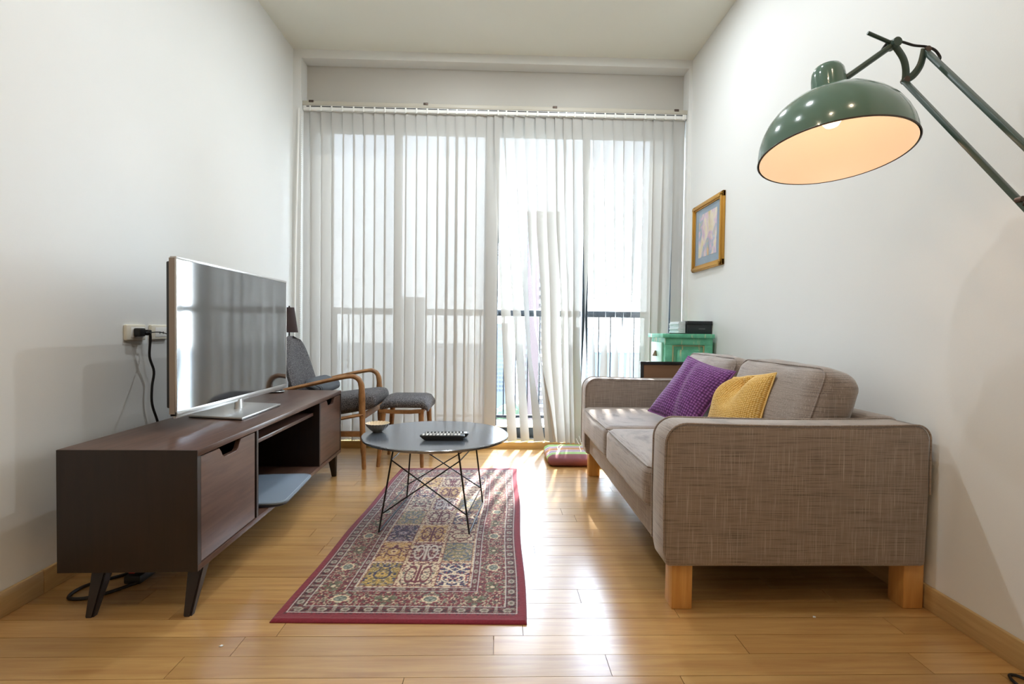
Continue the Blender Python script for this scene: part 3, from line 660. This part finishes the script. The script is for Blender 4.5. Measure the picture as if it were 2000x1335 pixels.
me = bpy.data.meshes.new('patterned_rug'); me.vertices.add(len(allv)); me.vertices.foreach_set('co', allv.ravel())
me.loops.add(len(allq)*4); me.loops.foreach_set('vertex_index', allq.ravel().astype(np.int32)); me.polygons.add(len(allq))
me.polygons.foreach_set('loop_start', np.arange(0, len(allq)*4, 4, dtype=np.int32)); me.polygons.foreach_set('loop_total', np.full(len(allq), 4, dtype=np.int32)); me.update(calc_edges=True)
at = me.color_attributes.new('weave', 'FLOAT_COLOR', 'POINT'); fc = np.vstack([col.reshape(-1, 3), np.tile(A((124, 24, 44)), (len(ring), 1))])
at.data.foreach_set('color', np.hstack([fc, np.ones((len(fc), 1))]).ravel().astype(np.float32))
M_rug = mat('woven_rug', (.3, .05, .06), .95); nt, p = nodes(M_rug); p.inputs['Sheen Weight'].default_value = .25
an = N(nt, 'ShaderNodeAttribute'); an.attribute_name = 'weave'; nt.links.new(an.outputs['Color'], p.inputs['Base Color'])
bump(nt, p, ntex(nt, coords(nt), 500, 2), .6, .002)
me.materials.append(M_rug); me.polygons.foreach_set('use_smooth', [True]*len(me.polygons))
ro = bpy.data.objects.new('patterned_rug', me); C.objects.link(ro)
tag(ro, 'dark red oriental runner rug with patterned garden panels under the coffee table', 'rug')

# ------------------------------------------------------------------ coffee table
TC = Vector((-.297, 2.522, 0)); TR = .357; TZ = .42
ct = thing('coffee_table', 'round black coffee table with crossed black wire legs on the rug', 'coffee table', TC)
Mt = Matrix.Translation(TC)
obj('tabletop', lathe([(.0005, TZ), (TR-.003, TZ), (TR, TZ-.003), (TR-.001, TZ-.012), (TR-.006, TZ-.0135)], 96, M=Mt), M_blackwood, ct)
obj('tabletop_underside', lathe([(TR-.006, TZ-.0134), (TR-.05, TZ-.026), (.0005, TZ-.027)], 96, M=Mt), mat('underside_birch', lin(196, 174, 150), .6), ct)
zf = .0152
feet = {'nl': Vector((-.527, 2.310, zf)), 'nr': Vector((-.117, 2.292, zf)), 'fl': Vector((-.482, 2.768, zf)), 'fr': Vector((-.068, 2.705, zf))}
tops = {'nl': Vector((-.470, 2.345, .395)), 'nr': Vector((-.175, 2.335, .395)), 'fl': Vector((-.448, 2.715, .395)), 'fr': Vector((-.115, 2.672, .395))}
def on(k, z): a, b = feet[k], tops[k]; return a+(b-a)*((z-zf)/(.395-zf))
for k in feet: obj('leg', tube([feet[k], tops[k]], .0042, 8), M_blackm, ct)
zl, zu = .095, .335
for a, b in (('nl', 'nr'), ('nr', 'nl'), ('fl', 'fr'), ('fr', 'fl')): obj('cross_wire', tube([on(a, zl), on(b, zu)], .0032, 6), M_blackm, ct)
for a, b in (('nl', 'fl'), ('nr', 'fr')):
    obj('side_wire', tube([on(a, zl), on(b, zl)], .0032, 6), M_blackm, ct); obj('side_wire', tube([on(a, zu), on(b, zu)], .0032, 6), M_blackm, ct)
    obj('floor_wire', tube([feet[a], feet[b]], .0042, 8), M_blackm, ct)
obj('mount_plate', box((-.33, 2.30, .386), (-.19, 2.335, .3935), .002), M_blackm, ct)
# bowl
bw_ = thing('bowl', 'small fluted grey ceramic bowl with cream inside on the coffee table', 'bowl', (-.594, 2.56, TZ))
bm = bmesh.new(); seg = 64; Rg = []
prof = [(.022, 0.0), (.026, .004), (.040, .016), (.052, .031), (.0585, .044)]; prin = [(.0565, .0445), (.050, .032), (.038, .018), (.022, .010), (.001, .008)]
for kk, (r, z) in enumerate(prof+prin):
    fl_ = .04*min(1, z/.03); Rg.append([bm.verts.new((-.594+r*(1+fl_*math.cos(22*2*PI*k/seg))*math.cos(2*PI*k/seg), 2.56+r*(1+fl_*math.cos(22*2*PI*k/seg))*math.sin(2*PI*k/seg), TZ+z+.0012*math.cos(22*2*PI*k/seg)*(z > .04))) for k in range(seg)])
for ii, (A_, B_) in enumerate(zip(Rg, Rg[1:])):
    for k in range(seg):
        f = bm.faces.new((A_[k], A_[(k+1) % seg], B_[(k+1) % seg], B_[k])); f.material_index = 0 if ii < 4 else 1
bm.faces.new(Rg[0][::-1])
obj('body', bm, [mat('grey_glaze', lin(132, 128, 120), .3), mat('cream_glaze', lin(224, 206, 176), .3)], bw_)
# remote controls lying side by side
def remote(name, label, x, y, rz, top, bot):
    r = thing(name, label, 'remote control', (x, y, TZ), rz)
    L_, w_ = .105, .023
    poly = [(-L_, .022), (-L_*.96, .0185), (-L_*.82, .006), (-L_*.72, .0), (L_*.80, .0), (L_*.93, .008), (L_, .0185), (L_*.995, .022)]
    obj('shell', prism(poly, -w_, w_, 'y', .002), bot, r, local=True)
    obj('face_plate', box((-L_+.006, -w_+.003, .0215), (L_-.006, w_-.003, .0235), .001), top, r, local=True)
    b0 = None
    for i in range(11):
        for j in range(3):
            if i in (3, 8) and j == 1: continue
            xx = -L_+.018+i*.0165; yy = (j-1)*.0125
            if b0 is None:
                b0 = obj('button', box((-.0052, -.0038, 0), (.0052, .0038, .0025), .001, 1), M_white if top is not M_silver else M_black, r, local=True); b0.location = (xx, yy, .0235)
            else: c = b0.copy(); C.objects.link(c); c.location = (xx, yy, .0235)
    return r
remote('remote_control', 'black remote control with pale buttons, nearer the camera on the coffee table', -.252, 2.385, math.radians(2), M_black, M_black)
remote('remote_control', 'silver faced remote control behind the black one on the coffee table', -.238, 2.440, math.radians(4), M_silver, M_black)

# ------------------------------------------------------------------ sofa
so = thing('sofa', 'grey-brown linen two seat sofa with wooden block legs along the right wall', 'sofa', (1.02, 2.50, 0))
SX0, SX1, SY0, SY1 = .563, 1.472, 1.672, 3.345
def arm(y0, y1, outer):
    prof = []
    x0, x1, z0, z1 = SX0, SX1, .152, .640
    prof += [(x0+.012, z0), (x0+.001, z0+.05), (x0-.002, .36), (x0, z1-.075)]
    prof += [(x0+.07-.07*math.cos(a*PI/16), z1-.075+.070*math.sin(a*PI/16)) for a in range(1, 9)]
    prof += [(x0+.07+(x1-x0-.13)*k/8, z1-.005-.006*math.sin(PI*k/8)) for k in range(1, 9)]
    prof += [(x1-.055+.05*math.sin(a*PI/16), z1-.055+.05*math.cos(a*PI/16)) for a in range(1, 9)]
    prof += [(x1-.002, .40), (x1-.008, z0)]
    o = obj('arm', prism(prof, y0, y1, 'y', .014, seg=3), M_linen, so, angle=50)
    for yy in ((y0+.002, y1-.002)):
        obj('piping', tube([(px, yy, pz) for px, pz in prof[1:-1]], .0034, 6), M_linen, o)
arm(SY0, SY0+.135, True); arm(SY1-.135, SY1, False)
obj('front_rail', box((SX0+.03, SY0+.13, .158), (SX0+.075, SY1-.13, .335), .012, 3), M_linen, so)
obj('base_frame', box((SX0+.07, SY0+.12, .165), (SX1-.02, SY1-.12, .30)), mat('black_lining', lin(20, 20, 20), .9), so)
obj('back_frame', box((1.345, SY0+.13, .158), (1.472, SY1-.13, .640), .03, 4), M_linen, so)
ym = (SY0+SY1)/2
for a, b, sd_ in ((SY0+.137, ym-.003, 1), (ym+.003, SY1-.137, 2)):
    c = obj('seat_cushion', puff((.365, (b-a)/2, .082), .032, (.012, 0, .014), 22, .0035, sd_*3, M=Matrix.Translation((.908, (a+b)/2, .376))), M_linen, so, angle=80)
    x_, zt_, zb_ = .548, .452, .302
    for zz in (zt_-.004, zb_+.008): obj('piping', tube([(x_+.30, a+.004, zz), (x_+.02, a+.006, zz), (x_+.004, a+.02, zz), (x_-.004, (a+b)/2, zz+.004), (x_+.004, b-.02, zz), (x_+.02, b-.006, zz), (x_+.30, b-.004, zz)], .003, 6), M_linen, c)
for a, b, sd_, off in ((1.835, 2.505, 5, 0), (2.515, 3.165, 8, -.012)):
    Mb = Matrix.Translation((1.228+off, (a+b)/2, .612)) @ Matrix.Rotation(math.radians(19), 4, 'Y')
    c = obj('back_cushion', puff((.088, (b-a)/2, .196), .060, (.030, .008, .012), 22, .006, sd_, M=Mb), M_linen, so, angle=80)
    h_ = (b-a)/2
    path = [Vector((-.070, yy, zz)) for yy, zz in rpoly((-h_+.012, -.184), (h_-.012, .184), .05)]
    obj('piping', tube([Mb @ q for q in path], .003, 6, closed=True), M_linen, c)
for x, y in ((.600, 1.690), (1.402, 1.690), (.600, 3.255), (1.402, 3.255)): obj('leg', box((x, y, 0), (x+.070, y+.070, .158), .003), M_beech, so)

def pillow(name, label, corner, ev, eu, size, thick, m, fold=None, seed=0, cat='cushion', slump=0.0):
    """corner-free: centre, v axis (up along pillow), u axis (across)"""
    ev = Vector(ev).normalized(); eu = Vector(eu); eu = (eu-ev*eu.dot(ev)).normalized(); en = eu.cross(ev)
    n = 40; bm = bmesh.new(); uvl = bm.loops.layers.uv.new('UVMap'); grids = []
    for sgn in (1, -1):
        g = []
        for j in range(n+1):
            r = []
            for i in range(n+1):
                u = -1+2*i/n; v_ = -1+2*j/n
                x = size[0]/2*u*(1-.075*(1-v_*v_)); y = size[1]/2*v_*(1-.075*(1-u*u))
                prof = max(0, (1-u**4)*(1-v_**4))**.5; dome = (1-abs(u)**2.2)*(1-abs(v_)**2.2)
                h = thick/2*(.45*prof+.55*dome)+.006*prof*mnoise.noise(Vector((u*2+seed, v_*2, sgn)))
                z = sgn*h
                if fold: z += fold(u, v_, sgn)*prof
                if slump: x += slump*max(0, -u)*max(0, v_)**1.6; y -= slump*.25*max(0, -u)*max(0, v_)**2
                r.append(bm.verts.new(Vector(corner)+eu*x+ev*y+en*z))
            g.append(r)
        grids.append(g)
    for g, sgn in zip(grids, (1, -1)):
        for j in range(n):
            for i in range(n):
                q = [(j, i), (j, i+1), (j+1, i+1), (j+1, i)]
                if sgn < 0: q = q[::-1]
                f = bm.faces.new([g[a][b] for a, b in q])
                for lp, (a, b) in zip(f.loops, q): lp[uvl].uv = (b/n, a/n)
    bmesh.ops.remove_doubles(bm, verts=bm.verts, dist=.0004)
    t = thing(name, label, cat, corner)
    o = obj('cover', bm, m, t, recalc=False, angle=80)
    sm_ = [Vector(corner)+eu*(size[0]/2*u*(1-.075*(1-v_*v_)))+ev*(size[1]/2*v_*(1-.075*(1-u*u)))+eu*(slump*max(0, -u)*max(0, v_)**1.6)-ev*(slump*.25*max(0, -u)*max(0, v_)**2) for u, v_ in [(-1+2*k/16, -1) for k in range(16)]+[(1, -1+2*k/16) for k in range(16)]+[(1-2*k/16, 1) for k in range(16)]+[(-1, 1-2*k/16) for k in range(16)]]
    obj('seam', tube(sm_, .0035, 6, closed=True), m, o)
    return t
pillow('knit_cushion', 'purple knitted cushion leaning on the far seat of the sofa', (.995, 2.600, .628), (.24, .03, .32), (.10, -.31, -.08), (.34, .375), .125, M_purple,
       fold=lambda u, v, s: -.012*math.exp(-((u+.15+.25*v)/.16)**2)*(s > 0)+.006*math.sin(3*u+2*v), seed=2)
pillow('boucle_cushion', 'mustard yellow textured cushion leaning on the near seat of the sofa', (1.06, 2.215, .592), (.12, .06, .31), (.05, -.31, -.02), (.33, .36), .160, M_yellow,
       fold=lambda u, v, s: (-.085*max(0, v+.1)**1.1*math.exp(-((u-.05)/.25)**2)+.02*math.exp(-((u+.5)/.3)**2-((v-.4)/.4)**2))*s, seed=6, slump=.075)

# floor cushion
fc_ = thing('floor_cushion', 'flat striped green, pink and brown floor cushion by the window', 'cushion', (.55, 3.66, 0))
M_str = mat('striped_cotton', (.5, .3, .3), .9); nt, p = nodes(M_str)
sxx = N(nt, 'ShaderNodeSeparateXYZ'); nt.links.new(coords(nt), sxx.inputs[0]); mr = N(nt, 'ShaderNodeMapRange'); mr.inputs[1].default_value = -.22; mr.inputs[2].default_value = .22
nt.links.new(sxx.outputs['Y'], mr.inputs[0])
stp = [(0, (122, 74, 82)), (.16, (128, 78, 84)), (.17, (148, 176, 112)), (.27, (148, 176, 112)), (.28, (206, 196, 198)), (.33, (128, 88, 124)), (.39, (206, 196, 198)), (.41, (180, 128, 92)), (.55, (180, 128, 92)), (.56, (206, 196, 198)), (.61, (128, 88, 124)), (.67, (206, 196, 198)), (.70, (146, 178, 106)), (.84, (146, 178, 106)), (.86, (120, 74, 80))]
cr = ramp(nt, mr.outputs[0], [(a, lin(*c)) for a, c in stp]); nt.links.new(cr, p.inputs['Base Color']); bump(nt, p, ntex(nt, coords(nt), 300, 2), .3, .002)
obj('cover', puff((.205, .195, .036), .034, (.006, .006, .012), 12, .004, 4, M=Matrix.Translation((.565, 3.655, .040))), M_str, fc_)
cordm = mat('cream_cord', lin(236, 222, 200), .8)
for x in (.42, .58):
    obj('tie', tube(smooth_path([(x, 3.50, .062), (x+.02, 3.58, .086), (x+.03, 3.70, .088), (x+.07, 3.80, .083)], 5), .004, 6), cordm, fc_)

# ------------------------------------------------------------------ green cabinet and what is on and around it
M_mint = mat('distressed_green_paint', lin(98, 184, 146), .6); nt, p = nodes(M_mint)
v = coords(nt); a = ntex(nt, v, 9, 5, .65); b = ntex(nt, coords(nt, (30, 30, 4)), 1.0, 4, .6)
c = ramp(nt, a, [(.30, lin(70, 158, 124)), (.62, lin(112, 196, 160))]); c = mixc(nt, c, lin(222, 206, 160), ramp(nt, b, [(.60, (0, 0, 0)), (.68, (.8, .8, .8))])); nt.links.new(c, p.inputs['Base Color'])
M_worn = mat('worn_paint_edge', lin(190, 186, 140), .7)
gc = thing('green_cabinet', 'small distressed green cabinet in the right corner behind the sofa', 'cabinet', (1.30, 3.59, 0))
gx0, gx1, gy0, gy1, gt = 1.140, 1.468, 3.45, 3.74, .925
obj('top', box((gx0-.022, gy0-.028, gt-.028), (gx1+.006, gy1+.02, gt), .003), M_mint, gc)
obj('body', box((gx0, gy0, .03), (gx1, gy1, gt-.028)), M_mint, gc, smooth=False)
for x, y in ((gx0, gy0), (gx1-.04, gy0), (gx0, gy1-.04), (gx1-.04, gy1-.04)): obj('leg', box((x, y, 0), (x+.04, y+.04, .05)), M_mint, gc)
for a_1, b_1 in (((gx0+.0, .60), (gx0+.050, gt-.0755)), ((gx1-.055, .60), (gx1, gt-.0755)), ((gx0, gt-.075), (gx1, gt-.0285))): obj('stile', box((a_1[0], gy0-.012, a_1[1]), (b_1[0], gy0, b_1[1]), .002), M_mint, gc)
obj('panel_moulding', tube([(gx0+.055, gy0-.006, .45), (gx0+.055, gy0-.006, gt-.082), (gx1-.060, gy0-.006, gt-.082), (gx1-.060, gy0-.006, .45)], .006, 6), M_worn, gc)
obj('side_panel', box((gx0+.085, gy0-.010, .45), (gx1-.09, gy0+.0, gt-.108), .006), M_mint, gc)
dr = obj('drawer', box((gx0-.012, gy0+.03, .700), (gx0, gy1-.03, gt-.060), .003), mat('window_lit_green_paint', lin(176, 222, 204), .5), gc)  # paler copy of the green: window light on this face put into colour
obj('pull', lathe([(.0005, .020), (.006, .018), (.010, .008), (.021, -.016), (.020, -.019), (.0005, -.017)], 20, M=Matrix.Translation((gx0-.018, 3.595, .785))), mat('antique_brass', lin(104, 92, 70), .4, .7), dr)
obj('drawer', box((gx0-.012, gy0+.03, .46), (gx0, gy1-.03, .685), .003), M_mint, gc)
bx = thing('storage_box', 'black box file standing on the green cabinet against the wall', 'box', (1.40, 3.55, gt))
obj('case', box((1.316, 3.505, gt), (1.486, 3.66, gt+.084), .003), mat('black_card', lin(34, 36, 42), .5), bx)
obj('lid', box((1.312, 3.500, gt+.066), (1.489, 3.664, gt+.090), .003), mat('black_lid', lin(28, 30, 36), .5), bx)
obj('printed_line', box((1.395, 3.5035, gt+.034), (1.44, 3.505, gt+.037)), mat('grey_print', lin(120, 120, 124), .6), bx)
M_paper = mat('paper', lin(222, 226, 230), .8)
for k in range(7):
    o = obj('paper_stack', box((1.262+.003*math.sin(k*2.3), 3.53, gt+.006+k*.0115), (1.311, 3.72+.004*math.cos(k*1.7), gt+.0165+k*.0115), .001, 1), M_paper)
    tag(o, 'white booklet, '+('lowest', 'second from the bottom', 'third from the bottom', 'middle one', 'third from the top', 'second from the top', 'topmost')[k]+' of the stack beside the black box', 'booklet', 'booklets stacked on the green cabinet')
tr = thing('tablet', 'thin black flat tablet lying on the front of the green cabinet top', 'tablet', (1.21, 3.50, gt))
obj('body', box((1.165, 3.435, gt), (1.305, 3.50, gt+.005), .0015), M_black, tr)
obj('glass', box((1.169, 3.439, gt+.0048), (1.301, 3.496, gt+.0056)), M_screen, tr)
# framed picture leaning, back side out
lf = thing('leaning_frame', 'black edged picture frame leaning with its brown back facing the room', 'picture frame', (1.22, 3.40, 0))
Mr = Matrix.Translation((.963, 3.360, 0)) @ Matrix.Rotation(math.radians(-3), 4, 'X')
fr = bmesh.new()
for lo_, hi_ in (((0, 0, .716), (.50, .022, .738)), ((0, 0, 0), (.50, .022, .022)), ((0, 0, .02), (.022, .022, .718)), ((.478, 0, .02), (.50, .022, .718))): box(lo_, hi_, .002, bm=fr, M=Mr)
obj('border', fr, M_black, lf)
obj('backing_board', box((.02, .006, .02), (.48, .016, .718), bm=None, M=Mr), mat('brown_hardboard', lin(122, 88, 62), .7), lf)
obj('hanger', prism(rpoly((.262, .672), (.288, .692), .004), .002, .006, 'y', M=Mr), M_steel, lf)
for nm_, lb_, x_, y_ in (('paper_scrap', 'tiny white paper scrap on the floor planks near the rug corner', -.80, 1.50), ('paper_scrap', 'tiny white paper scrap on the floor planks under the near sofa arm', 1.06, 1.64)):
    tag(obj(nm_, prism([(x_-.005, y_-.003), (x_+.004, y_-.004), (x_+.006, y_+.002), (x_-.001, y_+.005)], .0003, .0018, 'z'), M_paper), lb_, 'scrap')
# picture on the right wall
pf = thing('wall_picture', 'gold framed small picture with pastel print hanging on the right wall', 'picture', (XR, 3.60, 1.63))
y0_, y1_, z0_, z1_ = 3.345, 3.865, 1.388, 1.878
fr = bmesh.new(); fw_ = .042
for k, (lo_, hi_) in enumerate((((y0_, z0_), (y1_, z0_+fw_)), ((y0_, z1_-fw_), (y1_, z1_)), ((y0_, z0_), (y0_+fw_, z1_)), ((y1_-fw_, z0_), (y1_, z1_)))):
    a_1 = [(lo_[0], lo_[1]), (hi_[0], hi_[1])]
    mb_ = box((XR-.020, lo_[0], lo_[1]), (XR, hi_[0], hi_[1]), .004)
    hgt = .012
    in0, in1 = (.010, .026)
    if k < 2: box((XR-.030, lo_[0]+.008, lo_[1]+.008), (XR-.014, hi_[0]-.008, hi_[1]-.014), .005, bm=mb_)
    else: box((XR-.030, lo_[0]+.008, lo_[1]+.008), (XR-.014, hi_[0]-.014, hi_[1]-.008), .005, bm=mb_)
    obj('frame_moulding', mb_, M_gold, pf)
obj('mat_board', box((XR-.010, y0_+.035, z0_+.035), (XR-.006, y1_-.035, z1_-.035)), mat('blue_mat', lin(150, 166, 182), .6), pf)
M_print = mat('pastel_print', (.8, .7, .6), .6); nt, p = nodes(M_print)
a = ntex(nt, coords(nt, (1, 1, .8)), 9, 2, .5, 1.0)
nt.links.new(ramp(nt, a, [(.30, lin(236, 206, 140)), (.42, lin(240, 222, 196)), (.52, lin(226, 186, 206)), (.60, lin(150, 178, 190)), (.70, lin(238, 190, 140))]), p.inputs['Base Color'])
obj('print', box((XR-.0115, y0_+.105, z0_+.095), (XR-.0098, y1_-.105, z1_-.085)), M_print, pf)
M_pglass = M_glass
obj('glazing', box((XR-.0145, y0_+.034, z0_+.034), (XR-.0130, y1_-.034, z1_-.034)), M_pglass, pf, smooth=False)

# ------------------------------------------------------------------ green floor lamp
K = .2/.21
LC = Vector((1.01672*K, 1.53870*K, .9397+(1.48496-.9397)*K)); ax = Vector((.00299, .15533, .98786)).normalized(); LR = .20
lm = thing('floor_lamp', 'large green articulated floor lamp reaching in from the right, lit warm inside', 'lamp', (1.33, .93, 0))
q = Vector((0, 0, 1)).rotation_difference(ax).to_matrix().to_4x4(); ML = Matrix.Translation(LC) @ q
outer = [(1, 0), (.995, .10), (.975, .22), (.93, .36), (.86, .50), (.76, .63), (.63, .75), (.48, .84), (.34, .90), (.22, .94)]
inner = [(r*.985, h-.012 if h > .2 else h*.94) for r, h in outer]
sh = obj('shade', lathe([(r*LR, h*LR) for r, h in outer], 96, M=ML), M_green, lm, angle=80)
obj('shade_lining', lathe([(r*LR-.0015, h*LR-.001) for r, h in inner]+[(.0005, .92*LR)], 96, M=ML), M_inner, sh, angle=80)
obj('shade_rim', tube([ML @ Vector((LR*math.cos(2*PI*k/96), LR*math.sin(2*PI*k/96), 0)) for k in range(96)], .0016, 6, closed=True), M_rim, sh)
obj('socket_cap', lathe([(.235, .90), (.232, 1.02), (.226, 1.18), (.214, 1.28), (.18, 1.345), (.11, 1.385), (.0005, 1.395)], 40, M=ML @ Matrix.Diagonal((LR, LR, LR, 1))), M_green, lm, angle=60)
bu = obj('bulb', lathe([(.0005, .42), (.09, .445), (.14, .52), (.145, .58), (.12, .66), (.08, .74), (.07, .86)], 24, M=ML @ Matrix.Diagonal((LR, LR, LR, 1))), M_bulb, lm)
obj('bulb_base', lathe([(.075, .84), (.085, .86), (.085, .93)], 20, M=ML @ Matrix.Diagonal((LR, LR, LR, 1))), M_inner, lm)
L = bpy.data.lights.new('bulb_light', 'POINT'); L.energy = LAMP_W; L.color = (1.0, .68, .46); L.shadow_soft_size = .02
lo = bpy.data.objects.new('bulb_light', L); C.objects.link(lo); lo.location = ML @ Vector((0, 0, .36*LR))
Yp = 1.465
j1 = Vector((1.135, Yp, 1.778)); j2 = Vector((1.172, Yp, 1.676)); j3 = Vector((1.232, Yp, 1.764))
cap_pt = ML @ Vector((.19*LR, -.02, 1.13*LR))
def flat(p0, p1, w_, th, bm=None):
    p0, p1 = Vector(p0), Vector(p1); d = (p1-p0); L_ = d.length; M_ = Matrix.Translation((p0+p1)/2) @ d.to_track_quat('X', 'Y').to_matrix().to_4x4()
    return box((-L_/2, -th/2, -w_/2), (L_/2, th/2, w_/2), .002, bm=bm, M=M_)
obj('neck_rod', tube([cap_pt, j1], .0085, 8), M_green2, lm)
obj('tip_rod', tube([(1.057, Yp, 1.808), j1], .0052, 8), M_green2, lm)
obj('knuckle', tube([j1+Vector((0, -.016, 0)), j1+Vector((0, .016, 0))], .013, 14), M_green2, lm)
obj('curved_link', tube(smooth_path([j1, (1.163, Yp, 1.740), (1.173, Yp, 1.705), (1.172, Yp, 1.672)], 5), [(.005, .0115)]*16, 8), M_green2, lm)
obj('curved_link', tube(smooth_path([j2, (1.196, Yp, 1.692), (1.216, Yp, 1.722), (1.226, Yp, 1.766)], 5), [(.005, .0105)]*16, 8), M_green2, lm)
for j in (j2, j3): obj('bolt', tube([j+Vector((0, -.009, 0)), j+Vector((0, .009, 0))], .0085, 10), M_rust, lm)
e2 = Vector((1.35, .935, .834)); e3 = Vector((1.287, .935, 1.03))
obj('lower_rod', flat(j2+Vector((0, .004, 0)), e2, .019, .012), M_green2, lm)
obj('upper_rod', flat(j3+Vector((0, .004, 0)), e3, .019, .012), M_green2, lm)
dv_ = (e2-j2).normalized(); s0 = Vector((1.258, 1.205, 1.262)); sp = []
uu_ = dv_.cross(Vector((0, 1, 0))).normalized(); ww_ = dv_.cross(uu_)
for k in range(180): aa = k*2*PI/9; sp.append(s0+dv_*(.0012*k)+uu_*.009*math.cos(aa)+ww_*.009*math.sin(aa)-Vector((0, .012, 0)))
obj('spring', tube(sp, .0016, 5), M_rust, lm)
obj('bolt', tube([s0+Vector((-.006, -.012, .006)), s0+Vector((-.006, .004, .006))], .007, 10), M_rust, lm)
obj('end_bracket', prism([(1.26, .80), (1.37, .80), (1.37, .86), (1.31, 1.05), (1.26, 1.05)], .922, .948, 'y', .004), M_green2, lm)
obj('pole', tube([(1.33, .935, .02), (1.33, .935, .84)], .013, 14), M_green2, lm)
obj('base', lathe([(.135, 0), (.135, .016), (.12, .022), (.03, .028), (.014, .04)], 40, M=Matrix.Translation((1.33, .935, 0)), capb=True), M_green2, lm)
obj('cable', tube(smooth_path([(1.10, Yp+.01, 1.752), (1.128, Yp+.014, 1.790), (1.160, Yp+.010, 1.792), (1.20, Yp+.008, 1.781), (1.235, Yp+.006, 1.777), (1.262, Yp+.006, 1.768), (1.276, Yp+.004, 1.748), (1.272, Yp+.0, 1.738)], 6), .0036, 8), M_cord, lm)
obj('floor_cable', tube(smooth_path([(1.36, 1.05, .006), (1.40, 1.22, .006), (1.405, 1.31, .006), (1.425, 1.345, .006), (1.452, 1.32, .006), (1.462, 1.20, .006), (1.462, .6, .006)], 6), .0042, 8), M_cord, lm)
